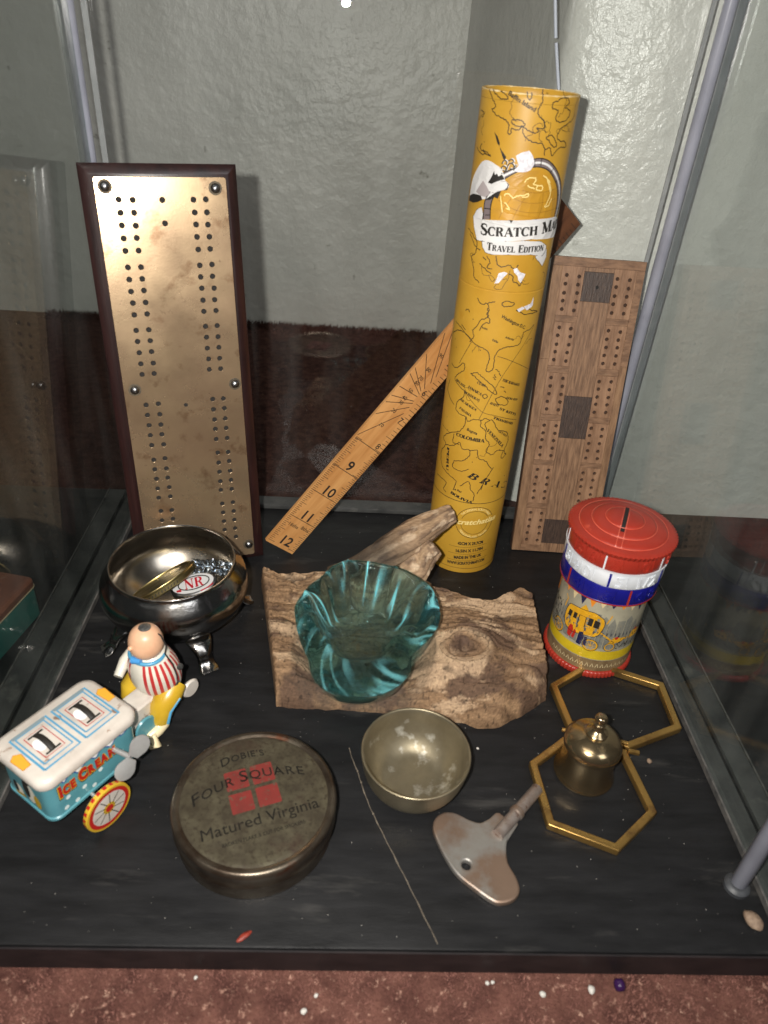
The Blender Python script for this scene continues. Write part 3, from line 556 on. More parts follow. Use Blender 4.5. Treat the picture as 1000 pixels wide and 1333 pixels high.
flat_decal('globe_ring_shine', [stroke(smooth_line([( (a[0]+b[0])*.5e-4, (a[1]+b[1])*.5e-4) for a, b in zip(RINGO[i0:], RINGI[i0:])], 4), .0011)]+[stroke(smooth_line([(x+.0004, y+.0003) for x, y in S(l)], 4), .0006) for l in CURL], M_white, tb, cyl(.00023))
flat_decal('globe_coastlines', [stroke(smooth_line(S(l), 4, .0003), .0006) for l in CONT], M_pale, tb, cyl(.00024))
flat_decal('globe_grid', [stroke(smooth_line(S(l), 5), .00022) for l in GLGRAT], mat('gold_line', rgb(140,96,30), rough=.5), tb, cyl(.00021))
flat_decal('hand_picture', [fill(smooth_line(S(HANDW+HANDW[:1]), 2)[:-1], 2)], M_white, tb, cyl(.0003))
flat_decal('hand_shading', [fill(S(l), 2) for l in HANDG], mat('pale_grey_print', rgb(168,158,158), rough=.5), tb, cyl(.00036))
flat_decal('hand_ink', [fill(S(l), 2) for l in HANDD], M_ink, tb, cyl(.00042))
flat_decal('thumb_picture', [fill(S([(-178,2712),(-140,2742),(-112,2746),(-98,2734),(-101,2716),(-128,2704),(-160,2694)]), 2)], M_white, tb, cyl(.00048))
flat_decal('banner', [fill(S(RIB1), 3), fill(S(RIB2), 3), fill(S(RIB2T), 2)], M_white, tb, cyl(.00034))
flat_decal('banner_outline', [stroke(S(RIB1+RIB1[:1]), .0003), stroke(S(RIB2+RIB2[:1]), .0003), stroke(S(RIB2T+RIB2T[:1]), .0003), fill(S([(-59,2551),(-50,2535),(-40,2553)]))], M_ink, tb, cyl(.0004))
flat_decal('banner_title', [put(serif('Scratch Map', wt=1.3), S([(-226,2446)])[0], S([(318,2499)])[0], .0063), put(serif('Travel Edition', wt=1.3), S([(-168,2373)])[0], S([(188,2386)])[0], .0042)], M_ink, tb, cyl(.00046))
for l in WSPOT: flat_decal('scratched_patch', [fill(S(l), 2)], M_scr, tb, cyl(.00044))

# ------------------------------------------------------------------ driftwood
def lerp(a, b, t): return a+(b-a)*t
def interp(P, t):
    t = max(0, min(1, t))*(len(P)-1); i = min(int(t), len(P)-2); f = t-i
    p0 = P[max(i-1,0)]; p1 = P[i]; p2 = P[i+1]; p3 = P[min(i+2,len(P)-1)]
    return tuple(0.5*(2*b+(-a+c)*f+(2*a-5*b+4*c-d)*f*f+(-a+3*b-3*c+d)*f**3) for a, b, c, d in zip(p0, p1, p2, p3))
dw = thing('driftwood', 'weathered brown driftwood slab with a knot and raised branch stub', 'driftwood', (.04,.34,0))
FR_ = [(-37,294),(-19,293),(-1,293),(18,292),(36,291),(54,290),(72,286),(90,282),(110,292),(128,305)]
BK_ = [(-59,403),(-44,396),(-26,397),(-8,402),(12,406),(34,404),(54,396),(72,388),(90,382),(108,384),(122,390),(131,386)]
KN = (76,322)
RIM = [(10,368,56),(26,366,55),(41,361,54),(54,351,51),(59,337,48),(59,326,45),(53,315,42),(42,303,39),(40,292,36),(34,284,34),(22,278,32),(6,276,32),(-7,279,33),(-15,286,35),(-19,298,38),(-25,311,42),(-28,322,45),(-29,331,48),(-23,344,51),(-14,355,53),(-2,366,56)]
GC = (14,326)
def nz(x, y, z=0, s=1.0): return noise.noise(Vector((x*s, y*s, z)))
def fbm(x, y, z=0, s=1.0, o=4): return noise.fractal(Vector((x*s, y*s, z)), 1.0, 2.0, o)
def psi(x, y):
    dx, dy = x-KN[0], (y-KN[1]); d2 = dx*dx+dy*dy*1.3+1
    wv = 4.5*fbm(x, y, 3, .03)
    d2 += 60*nz(x*.08, y*.08, 90)
    if d2 > 240: return y*1.0+.10*x-dy*240/d2*1.15+wv, max(d2, 1)
    return math.sqrt(max(d2, 1))*1.5+40+wv, max(d2, 1)
def wood_h(x, y, p):
    h = 21.0
    ps, d2 = psi(x, y)
    h += 9*math.exp(-d2/620)-4.0*math.exp(-d2/60)+2.4*math.exp(-((math.sqrt(d2)-16)/4)**2)
    h += 4.5*math.exp(-((y-392)/13)**2)*(1 if x < 60 else .5)
    h += 3.5*math.exp(-(((x-100)/20)**2+((y-340)/14)**2))+3*math.exp(-(((x-118)/9)**2+((y-385)/9)**2))
    dg = math.hypot((x-GC[0])/40, (y-GC[1])/44)
    h = lerp(h, 12.5, max(0, min(1, (1.12-dg)/.3)))
    h += 1.9*fbm(x, y, 1, .045, 6)+1.9*nz(ps*.25, x*.015, 5)+.8*nz(ps*.7, x*.03, 9)+.3*nz(ps*1.6, x*.06, 2)
    cr = abs(nz(x*.03, ps*.10, 21)); h -= 1.3*max(0, 1-cr*22)*max(0, min(1, (nz(x*.05,y*.05,77)+.1)*3))
    return h
def wood_col(x, y, z=0):
    ps, d2 = psi(x, y)
    g = .5+.45*nz(ps*.30, x*.02, 11)+.40*nz(ps*.85, x*.035, 4)+.35*nz(ps*2.0, x*.07, 14)
    b = fbm(x*.6, y*.5+ps*.4, 7, .045, 7)*1.25+.12*nz(x*.25, ps*1.2, 61); b2 = fbm(x*.5, y*.4+ps*.7, 17, .05, 7)*1.2+.15*nz(x*.2, ps*1.5, 62)
    c = [lerp(a, d_, max(0, min(1, g))) for a, d_ in zip((.15,.088,.050), (.40,.255,.145))]
    t = max(0, min(1, (b-.0)*4.0)); c = [lerp(a, d_, t*.82) for a, d_ in zip(c, (.110,.066,.046))]
    t = max(0, min(1, (b2-.16)*6)); c = [lerp(a, d_, t*.8) for a, d_ in zip(c, (.56,.40,.26))]
    gr = nz(x*.9, ps*2.2, 71); c = [v*k_*(1+.45*gr) for v, k_ in zip(c, (.80,.77,.74))]
    t = math.exp(-d2/80); c = [lerp(a, d_, t*.75) for a, d_ in zip(c, (.095,.058,.042))]
    t = .45*math.exp(-((math.sqrt(d2)-14.5)/2.6)**2); c = [lerp(a, d_, t) for a, d_ in zip(c, (.5,.36,.23))]
    cr = abs(nz(x*.03, ps*.10, 21)); t = max(0, 1-cr*26)*max(0, min(1, (nz(x*.05,y*.05,77)+.1)*3)); c = [lerp(a, d_, t*.8) for a, d_ in zip(c, (.05,.032,.022))]
    sp = nz(x*.55, y*.55, 31)
    if sp > .42: c = [v*.45 for v in c]
    # charred rim where hot glass met the wood
    dg = math.hypot((x-GC[0])/43, (y-GC[1])/47)
    t = max(0, min(1, (1.12-dg)/.16))*(.55+.45*nz(x*.1, y*.1, 41)); c = [lerp(a, d_, max(0,t)*.8) for a, d_ in zip(c, (.055,.042,.034))]
    return c
NS, NT = 250, 130; vs = []; cols = []; fs = []; NB = 10
for i in range(NS+1):
    s = i/NS; F = interp(FR_, s); B = interp(BK_, s)
    jf = 1.2*nz(s*24, 0, 3)+.3*nz(s*70, 0, 6); jb = 1.2*nz(s*20, 0, 13)+.25*nz(s*60, 0, 16)
    F = (F[0], F[1]+jf); B = (B[0], B[1]+jb)
    if s > .85: pass
    row = []
    endf = min(1, max(0, min(s, 1-s)/.012))
    for j in range(NT+1):
        p = j/NT; pp = .5-.5*math.cos(math.pi*p); pp = lerp(p, pp, .55)
        x = lerp(F[0], B[0], pp); y = lerp(F[1], B[1], pp)
        e = 1-abs(2*pp-1)**7; ef = min(1, (pp/.16))**.55; eb = min(1, ((1-pp)/.07))**.5
        h = wood_h(x, y, pp)*ef*eb
        h *= (.86+.14*endf**.5)
        # weathered wobble of the sides
        x += (.8*nz(y*.12, h*.2, 50)+.5*nz(y*.4, h*.4, 51))*(1 if s < .02 or s > .98 else 0)
        row.append((x, y, max(h, .2)))
    for x, y, z in row:
        vs.append(((x-40)/1000, (y-340)/1000, z/1000)); cols.append(wood_col(x, y, z))
    for j in range(NB):
        p = 1-(j+1)/(NB+1); x = lerp(F[0], B[0], p); y = lerp(F[1], B[1], p)
        vs.append(((x-40)/1000, (y-340)/1000, .0002)); cols.append((.2,.13,.08))
M1 = NT+1+NB
for i in range(NS):
    for j in range(M1):
        k = (j+1) % M1; fs.append((i*M1+j, (i+1)*M1+j, (i+1)*M1+k, i*M1+k))
fs.append(tuple(range(M1-1, -1, -1))); fs.append(tuple(NS*M1+j for j in range(M1)))
M_drift = vcol_mat('driftwood_grain', 0.8, 0.7, 600, stretch=(.4,1,1), bdist=.0010)
me = bpy.data.meshes.new('slab'); me.from_pydata(vs, [], fs); me.update()
bm = bmesh.new(); bm.from_mesh(me); bmesh.ops.recalc_face_normals(bm, faces=bm.faces); bm.to_mesh(me); bm.free()
set_vcol(me, cols)
for p in me.polygons: p.use_smooth = True
me.set_sharp_from_angle(angle=math.radians(50))
obj('slab', me, M_drift, dw)
def limb(name, path, rads, nseg, nr=48, amp=1.3, squash=None):
    vs = []; cols = []; fs = []
    for i in range(nseg+1):
        t = i/nseg; P = Vector(interp(path, t)); Q = Vector(interp(path, min(1, t+.01))); P_ = Vector(interp(path, max(0, t-.01))); r = interp([(a,) for a in rads], t)[0]
        d = (Q-P_).normalized(); u = Vector((0,0,1)); u = (u-d*u.dot(d)).normalized(); w = d.cross(u)
        r *= min(1, ((1.001-t)/.05))**.45 if t > .95 else 1
        for j in range(nr):
            a = 2*math.pi*j/nr
            rr = r*(1+.20*nz(math.cos(a)*1.3+5, math.sin(a)*1.3, t*3)+.13*nz(math.cos(a)*3, math.sin(a)*3, t*5+9)+.07*nz(math.cos(a)*7, math.sin(a)*7, t*9+3))+amp*.5*nz(math.cos(a)*9, math.sin(a)*9, t*3)
            p = P+w*math.cos(a)*rr+u*math.sin(a)*rr*.8
            vs.append(((p.x-40)/1000, (p.y-340)/1000, p.z/1000))
            g = .5+.6*nz(a*2.6, t*2, 8)+.3*nz(a*7, t*4, 9); b = fbm(a*1.2, t*5, 12, 1.0); b2 = fbm(a*1.5, t*6, 32, 1.0)
            c = [lerp(x, y, max(0, min(1, g))) for x, y in zip((.18,.11,.066), (.43,.29,.175))]
            tt = max(0, min(1, (b-.05)*4)); c = [lerp(x, y, tt*.7) for x, y in zip(c, (.12,.078,.055))]
            tt = max(0, min(1, (b2-.2)*5)); c = [lerp(x, y, tt*.7) for x, y in zip(c, (.6,.45,.31))]
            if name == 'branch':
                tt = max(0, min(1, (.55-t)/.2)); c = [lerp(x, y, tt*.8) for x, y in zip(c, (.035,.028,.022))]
            cols.append(c)
    for i in range(nseg):
        for j in range(nr):
            k = (j+1) % nr; fs.append((i*nr+j, i*nr+k, (i+1)*nr+k, (i+1)*nr+j))
    fs.append(tuple(range(nr-1, -1, -1))); fs.append(tuple(nseg*nr+j for j in range(nr)))
    me = bpy.data.meshes.new(name); me.from_pydata(vs, [], fs); me.update(); set_vcol(me, cols)
    for p in me.polygons: p.use_smooth = True
    return obj(name, me, M_drift, dw)
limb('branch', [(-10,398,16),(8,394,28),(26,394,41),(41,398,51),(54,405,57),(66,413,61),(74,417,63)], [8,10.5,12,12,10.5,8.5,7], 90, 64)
limb('stub', [(36,384,16),(43,386,30),(52,392,43),(60,396,51)], [14,13,11.5,9], 60, 64)

# ------------------------------------------------------------------ melted glass bowl
def teal_glass():
    m = bpy.data.materials.new('teal_glass'); m.use_nodes = True; nt = m.node_tree; N = nt.nodes; L = nt.links
    b = N['Principled BSDF']; b.inputs['Base Color'].default_value = (.84,.98,1.0,1); b.inputs['Roughness'].default_value = 0.0
    b.inputs['IOR'].default_value = 1.5; b.inputs['Transmission Weight'].default_value = 1.0
    tr = N.new('ShaderNodeBsdfTransparent'); tr.inputs['Color'].default_value = (.72,.94,.95,1)
    mx = N.new('ShaderNodeMixShader'); mx.inputs[0].default_value = 0.14; L.new(b.outputs[0], mx.inputs[1]); L.new(tr.outputs[0], mx.inputs[2])
    at = N.new('ShaderNodeAttribute'); at.attribute_name = 'Col'
    df = N.new('ShaderNodeBsdfPrincipled'); df.inputs['Base Color'].default_value = (.28,.82,.88,1); df.inputs['Roughness'].default_value = 0.05  # streak colour, painted for light refracted in the glass
    m2 = N.new('ShaderNodeMixShader'); L.new(at.outputs['Fac'], m2.inputs[0]); L.new(mx.outputs[0], m2.inputs[1]); L.new(df.outputs[0], m2.inputs[2])
    L.new(m2.outputs[0], N['Material Output'].inputs['Surface'])
    va = N.new('ShaderNodeVolumeAbsorption'); va.inputs['Color'].default_value = (.03,.66,.72,1); va.inputs['Density'].default_value = 21
    L.new(va.outputs[0], N['Material Output'].inputs['Volume']); return m
gb = MB(); NTH = 300; refr_streaks = []
def rim(th):
    # outline of the rim by angle about the bowl's centre
    best = []
    for k in range(len(RIM)):
        x, y, z = RIM[k]; best.append((math.atan2(y-GC[1], x-GC[0]) % (2*math.pi), math.hypot(x-GC[0], y-GC[1]), z))
    best.sort(); n = len(best); th %= 2*math.pi
    for k in range(n):
        a0 = best[k][0]; a1 = best[(k+1) % n][0]+(2*math.pi if k == n-1 else 0); t = th if th >= a0 or k < n-1 else th+2*math.pi
        if k == n-1 and th < best[0][0]: t = th+2*math.pi
        if a0 <= t <= a1:
            f = (t-a0)/(a1-a0); g = lambda q: best[q % n][1:]
            p0, p1, p2, p3 = g(k-1), g(k), g(k+1), g(k+2)
            return tuple(0.5*(2*b_+(-a+c_)*f+(2*a-5*b_+4*c_-d_)*f*f+(-a+3*b_-3*c_+d_)*f**3) for a, b_, c_, d_ in zip(p0, p1, p2, p3))
    return best[0][1:]
CI = (12,338)
IN_T = [0,.08,.16,.24,.30]+[.34+.022*k for k in range(27)]+[.935,.952,.968,.982,.993,1.0]
OUT_T = [.995,.97,.93,.86,.76,.62,.45,.25,.0]
vs = []
def sstep(a, b, x): t = max(0, min(1, (x-a)/(b-a))); return t*t*(3-2*t)
NP = len(IN_T)+len(OUT_T)
for k, rho in enumerate(IN_T+OUT_T):
    inner = k < len(IN_T)
    for i in range(NTH):
        th = 2*math.pi*i/NTH; r, zr = rim(th); x1, y1 = GC[0]+r*math.cos(th), GC[1]+r*math.sin(th)
        back = .5+.5*math.sin(th)            # 1 at the back, 0 at the front
        flute = (.35+.65*sstep(.15,.6,back))*(1.2*(1-2*abs(math.sin(5.5*th+.9*math.sin(2*th+.6)))**.9)+.25*math.sin(17*th+2))
        pocket = math.exp(-((((th+math.pi) % (2*math.pi))-math.pi+.10)/.30)**2)
        if inner:
            x = lerp(CI[0], x1, rho); y = lerp(CI[1], y1, rho)
            r0 = lerp(.40,.52,back); r1 = lerp(.66,.97,back); zi = 24; zc = zr+lerp(5.0,0,back)
            z = zi+(zc-zi)*sstep(r0, r1, rho)
            if rho > r1: z = lerp(zc, zr, sstep(r1, 1.0, rho)*.8+((rho-r1)/(1.0001-r1))**3*.2)
            wv = sstep(r0-.05, r0+.2, rho)*(1-sstep(.86,.97,rho)); mag = lerp(.5, 4.2, back)
            z += flute*mag*.8*wv; rr = flute*mag*.75*wv; x += rr*math.cos(th); y += rr*math.sin(th)
            z += .9*nz(x*.09, y*.09, 5)*(1-wv)+.35*nz(x*.3, y*.3, 7)
            z -= 9*pocket*sstep(.60,.74,rho)*(1-sstep(.80,.93,rho))
            z += 3*pocket*math.exp(-((rho-.58)/.07)**2)
        else:
            x = lerp(GC[0], x1, rho); y = lerp(GC[1], y1, rho); t = (1-rho)
            z = lerp(zr-1.5, 10.5, sstep(0, .36, t**.8)); x += flute*.5*sstep(.0,.1,t)*(1-sstep(.3,.5,t))*math.cos(th); y += flute*.5*sstep(.0,.1,t)*(1-sstep(.3,.5,t))*math.sin(th)
        vs.append(((x-GC[0])/1000, (y-GC[1])/1000, z/1000))
        tw = th+.5*math.sin(rho*3)*(1-back)
        sv = nz(math.cos(tw)*3.6, math.sin(tw)*3.6, rho*1.6+(0 if inner else 9))+.35*nz(math.cos(tw)*9, math.sin(tw)*9, rho*2)
        ridge = max(0, 1-abs(sv-.05)*5.6)**1.15*max(0, min(1, .52+2.2*nz(math.cos(th)*2.2, math.sin(th)*2.2, rho*2.5+4))); veil = sstep(.40,.60,rho)
        sv = (.03+.74*veil*(.35+.65*back))*ridge if inner else .10*ridge  # pale streaks in the colour stand in for light refracted by the folds
        refr_streaks.append((sv, sv, sv))
fs = []
for k in range(NP-1):
    for i in range(NTH):
        j = (i+1) % NTH; fs.append((k*NTH+i, k*NTH+j, (k+1)*NTH+j, (k+1)*NTH+i))
# the first and last rings are single points: collapse by merging
gb.add(vs, fs); me = gb.mesh('glass_bowl'); set_vcol(me, refr_streaks)
bm = bmesh.new(); bm.from_mesh(me); bmesh.ops.remove_doubles(bm, verts=bm.verts, dist=1e-6); bmesh.ops.recalc_face_normals(bm, faces=bm.faces)
if bm.calc_volume(signed=True) < 0: bmesh.ops.reverse_faces(bm, faces=bm.faces)
bm.to_mesh(me); bm.free()
for p in me.polygons: p.use_smooth = True
o = obj('glass_bowl', me, teal_glass()); o.location = (GC[0]/1000, GC[1]/1000, 0)
tag(o, 'wavy teal blown glass bowl melted onto the driftwood slab', 'bowl')

# ------------------------------------------------------------------ footed silver bowl and what lies in it
M_silver = mat('tarnished_silver', (.36,.345,.33), (.27,.255,.24), 40, 0.17, 1.0, bump=0.16, bscale=170, rvar=0.07, bdist=.0010, c3=(.17,.135,.105), s3=70, t3=0.62)
M_gilt = mat('gilt_wash', (.43,.395,.345), (.34,.295,.24), 24, 0.24, 1.0, bump=0.06, bscale=60, rvar=0.07, bdist=.001)
sb = thing('silver_bowl', 'round tarnished silver bowl on four shell feet below the brass board', 'bowl', (-.108,.361,0))
RB = .0380
out = [(.004,.0085),(.016,.0090),(.028,.0130),(.038,.0210),(.0445,.0300),(.0460,.0370),(.0450,.0440),(.0415,.0500),(.0390,.0535),(.0386,.0550)]
inn = [(.0380,.0552),(.0376,.0545),(.0398,.0500),(.0432,.0440),(.0443,.0370),(.0428,.0305),(.0362,.0220),(.0265,.0145),(.0150,.0106),(.002,.0100)]
def dense(P, k=4): 
    return [interp(P, i/((len(P)-1)*k)) for i in range((len(P)-1)*k+1)]
m = MB(); m.lathe(dense(out), 96, cap1=False); m.build('body', M_silver, sb, smooth=80)
m = MB(); m.lathe(dense([out[-1]]+inn), 96, cap0=False); m.build('lining', M_gilt, sb, smooth=80)
m = MB(); m.tube([(.0383*math.cos(a*math.pi/40), .0383*math.sin(a*math.pi/40), .0551) for a in range(80)], .0007, 8, closed=True); m.build('rim', M_silver, sb, smooth=80)
def foot(ang):
    m = MB(); path = [(.030,.0175),(.0365,.0150),(.0415,.0100),(.0440,.0050),(.0475,.0022),(.0505,.0016)]
    ws = [.0085,.0075,.0052,.0050,.0062,.0058]; ts = [.0022,.0026,.0026,.0022,.0020,.0014]
    NR = 28; vs = []; fs = []
    for i in range(31):
        t = i/30; r, z = interp(path, t); w = interp([(a,) for a in ws], t)[0]; th = interp([(a,) for a in ts], t)[0]
        for j in range(NR):
            a = 2*math.pi*j/NR; fl_ = 1+.16*math.cos(5*a)*sstep(.2,.5,t) if math.sin(a) > -.2 else 1
            vs.append((r+math.sin(a)*th*.75*fl_, math.cos(a)*w, z+math.sin(a)*th*.75*fl_))
    for i in range(30):
        for j in range(NR):
            k = (j+1) % NR; fs.append((i*NR+j, i*NR+k, (i+1)*NR+k, (i+1)*NR+j))
    fs += [tuple(range(NR)), tuple(30*NR+j for j in range(NR))]
    m.add(vs, fs); c_, s_ = math.cos(ang), math.sin(ang)
    m.map(lambda x, y, z: (x*c_-y*s_, x*s_+y*c_, max(z, .0003)))
    return m.build('foot', M_silver, sb, smooth=60)
for a in (-57, 33, 123, 213): foot(math.radians(a))
# oval lids lying in the bowl
M_goldtin = mat('gold_lacquer', (.42,.34,.15), (.34,.27,.12), 60, 0.3, 1.0, rvar=.06)
def frame_from(o, xax, zax):
    x = Vector(xax).normalized(); z = Vector(zax); z = (z-x*z.dot(x)).normalized(); y = z.cross(x)
    return Matrix(((x.x,y.x,z.x,o[0]),(x.y,y.y,z.y,o[1]),(x.z,y.z,z.z,o[2]),(0,0,0,1)))
gl = thing('oval_tin', 'gold oval tin with engraved line leaning inside silver bowl', 'tin')
gl.matrix_world = frame_from((-.1175,.3630,.0365), (.034,.022,.015), (-.50,.20,.85))
m = MB(); a_, b_ = .0235, .0140
def oval(m, z0, z1, a, b, n=64, r=.0008):
    prof = [(1-r/b*1.0, z0),(1, z0+r),(1, z1-r),(1-r/b, z1)]
    vs = [(a*k*math.cos(2*math.pi*i/n), b*k*math.sin(2*math.pi*i/n), z) for k, z in prof for i in range(n)]
    fs = [(k*n+i, k*n+(i+1) % n, (k+1)*n+(i+1) % n, (k+1)*n+i) for k in range(3) for i in range(n)]+[tuple(range(n-1,-1,-1)), tuple(3*n+i for i in range(n))]
    m.add(vs, fs); return m
oval(m, -.0045, 0, a_, b_).build('case', M_goldtin, gl, smooth=40)
m = MB(); m.tube([(a_*.93*math.cos(t*math.pi/30), b_*.90*math.sin(t*math.pi/30), .0002) for t in range(60)], .0005, 6, closed=True); m.build('raised_rim', M_goldtin, gl, smooth=60)
flat_decal('engraved_line', [stroke(disc(0,0,a_*.84,b_*.78,48)+disc(0,0,a_*.84,b_*.78,48)[:1], .0005), stroke([(-.019,-.0005),(.0,.0015),(.0185,.0015)], .0005), stroke([(-.012,-.0085),(.0185,.0015)], .0004)], mat('dark_engraving', (.03,.025,.015), rough=.5), gl, lambda u, v: (u, v, .0001))
o = flat_decal('side_lettering', [stroke([(-.012+.0022*k, -.0031),(-.0112+.0022*k, -.0014)], .0006) for k in range(10)], M_ink, gl, lambda u, v: (u, -b_*math.sqrt(max(0, 1-(u/a_)**2))-.0001, v))
wl = thing('oval_badge_tin', 'white oval tin with red monogram lying inside silver bowl', 'tin')
wl.matrix_world = frame_from((-.0975,.3640,.0345), (.030,.008,.006), (.02,-.25,.97))
m = MB(); oval(m, -.0065, 0, .0150, .0085).build('case', M_steel, wl, smooth=40)
flat_decal('enamel', [fill(disc(0,0,.0134,.0071,40), 1)], mat('white_enamel', rgb(196,196,196), rough=.25), wl, lambda u, v: (u, v, .0002))
sh = [stroke(disc(.0005,.0003,.0100,.0050,40)+disc(.0005,.0003,.0100,.0050,40)[:1], .0008)]
flat_decal('black_oval', sh, M_ink, wl, lambda u, v: (u, v, .0004))
M_red = mat('red_enamel', rgb(172,24,40), rough=.3)
sh = [put(serif('NR'), (-.0058,-.0036), (.0070,-.0036), .0076), fill([(-.0110,-.0040),(-.0080,-.0044),(-.0080,-.0022),(-.0110,-.0026)]), stroke([(.004,-.0075),(.009,-.0062),(.0125,-.004)], .0009)]
flat_decal('monogram', sh, M_red, wl, lambda u, v: (u, v, .0006))
# faceted glass trinket behind the tins
cr = MB(); rr = random.Random(5); nx, ny = 26, 9
vs = [(-.0150+.0300*i/nx+rr.uniform(-.0003,.0003), -.0060+.0120*j/ny+rr.uniform(-.0003,.0003), .0030+rr.uniform(-.0014,.0014)-abs(j-ny/2)*.0003-abs(i-nx/2)*.00012) for j in range(ny+1) for i in range(nx+1)]
fs = []
for j in range(ny):
    for i in range(nx):
        a = j*(nx+1)+i; fs += [(a,a+1,a+nx+2),(a,a+nx+2,a+nx+1)] if (i+j) % 2 else [(a,a+1,a+nx+1),(a+1,a+nx+2,a+nx+1)]
cr.add(vs, fs)
M_foil = mat('crinkled_foil', (.75,.80,.84), (.55,.6,.66), 300, 0.16, 1.0)
o = cr.build('foil_wrapper', M_foil); o.location = (-.0880,.3800,.0350); o.rotation_euler = (math.radians(14),0,math.radians(-4))
tag(o, 'crumpled shiny silver foil wrapper inside the silver bowl', 'foil')

# ------------------------------------------------------------------ tobacco tin
M_tin = mat('rusty_tin', rgb(92,86,69), rgb(70,63,51), 130, 0.42, 0.45, bump=0.2, bscale=500, c3=rgb(66,58,47), s3=460, t3=0.50, w3=0.14, rvar=.1, c4=rgb(66,50,42), s4=40, t4=0.58, bdist=.0004)
M_tins = mat('rusty_tin_side', rgb(104,96,84), rgb(70,58,48), 60, 0.34, 0.8, bump=0.1, bscale=300, stretch=(1,1,2), c3=rgb(92,56,38), s3=40, t3=0.6, rvar=.1)
tt_ = thing('tobacco_tin', 'round rusty tobacco tin with four red squares on its lid', 'tin', (-.0397,.2186,0), (0,0,math.radians(20)))
m = MB(); m.lathe([(.0385,.0),(.0394,.0006),(.0395,.0128),(.0388,.0136)], 120); m.build('base', M_tins, tt_, smooth=40)
m = MB(); m.lathe([(.0398,.0112),(.0405,.0108),(.0407,.0114),(.0404,.0122),(.0404,.0180),(.0407,.0200),(.0401,.0215),(.0388,.0221),(.0376,.0219),(.0368,.0212),(.0362,.0211)], 120, cap0=False, cap1=False)
m.build('lid_rim', M_tins, tt_, smooth=50)
m = MB(); m.lathe([(.0362,.0211),(.0350,.0214),(.0340,.0215),(.0010,.0215)], 120, cap0=False); m.build('lid_panel', M_tin, tt_, smooth=50)
topf = lambda off: (lambda u, v: (u, v, .0215+off))
M_rsq = mat('faded_red_print', rgb(122,40,35), rgb(98,38,33), 90, 0.5, c3=rgb(86,68,55), s3=420, t3=0.58, w3=0.06)
M_lett = mat('worn_black_print', (.010,.009,.008), (.022,.02,.016), 220, 0.55, c3=rgb(74,66,54), s3=420, t3=0.70, w3=0.04, spec=0.1)
sh = []
for cx_, cy_ in ((-.0065,.0125),(.0068,.0125),(-.0065,-.0008),(.0068,-.0008)): sh.append(fill(rrect(cx_-.0056,cx_+.0056,cy_-.0056,cy_+.0056,.0007,3), 2))
flat_decal('red_square', sh[:1], M_rsq, tt_, topf(.0001))
for s_ in sh[1:]: flat_decal('red_square', [s_], M_rsq, tt_, topf(.0001))
def small_caps(words, off=0.0):
    vs = []; fs = []; x = 0
    for wd in words.split(' '):
        for k, ch in enumerate(wd):
            a, b, w = text(ch, off); kk = 1.3 if k == 0 else 1.0; n = len(vs)
            vs += [(x+p[0]*kk, p[1]*kk) for p in a]; fs += [tuple(i+n for i in f) for f in b]; x += (w*kk+.14)
        x += .42
    return vs, fs, x
def arched(sh_, x0, x1, y0, rise, h):
    vs, fs, w = sh_; out = []
    for x, y in vs:
        t = x/w; xx = lerp(x0, x1, t); out.append((xx, y0+rise*(1-(2*t-1)**2)+y*h))
    return out, fs
sh = [arched(small_caps("DOBIE'S", .008), -.0125, .0125, .0218, .0022, .0038), arched(small_caps('FOUR SQUARE', .008), -.0300, .0300, .0035, .0070, .0050),
      arched((lambda t: t)(text('Matured Virginia')), -.0290, .0290, -.0155, .0004, .0060), arched(text('BROKEN FLAKE & CUT FOR SMOKERS', .0), -.0200, .0200, -.0215, .0, .0019)]
flat_decal('lettering', sh, M_lett, tt_, topf(.0002))

# ------------------------------------------------------------------ small brass bowl
M_obrass = mat('old_brass', (.32,.275,.185), (.25,.21,.14), 60, 0.42, 0.85, bump=0.10, bscale=140, c3=(.20,.15,.09), s3=60, t3=0.6, w3=0.2, rvar=.12, bdist=.0008, c4=(.12,.09,.06), s4=300, t4=.72)
M_oin = mat('old_brass_inside', (.265,.23,.16), (.20,.17,.115), 55, 0.48, 0.8, bump=0.2, bscale=130, c3=(.50,.48,.42), s3=75, t3=0.58, w3=0.12, rvar=.12, bdist=.0008, c4=(.13,.10,.06), s4=260, t4=.72)
bo = thing('brass_bowl', 'small plain tarnished brass bowl in front of driftwood', 'bowl', (.0419,.2450,0))
m = MB(); m.lathe(dense([(.002,.0003),(.0125,.0003),(.0175,.0012),(.0225,.0050),(.0262,.0110),(.0281,.0185),(.0290,.0255)]), 96, cap1=False); m.build('outside', M_obrass, bo, smooth=60)
m = MB(); m.lathe(dense([(.0288,.0262),(.0279,.0262),(.0272,.0240),(.0258,.0165),(.0228,.0092),(.0180,.0042),(.0120,.0024),(.001,.0020)]), 96, cap0=False); m.build('inside', M_oin, bo, smooth=60)
m = MB(); m.tube([(.0285*math.cos(t*math.pi/48), .0285*math.sin(t*math.pi/48), .0259) for t in range(96)], .00075, 8, closed=True); m.build('rim', M_obrass, bo, smooth=80)

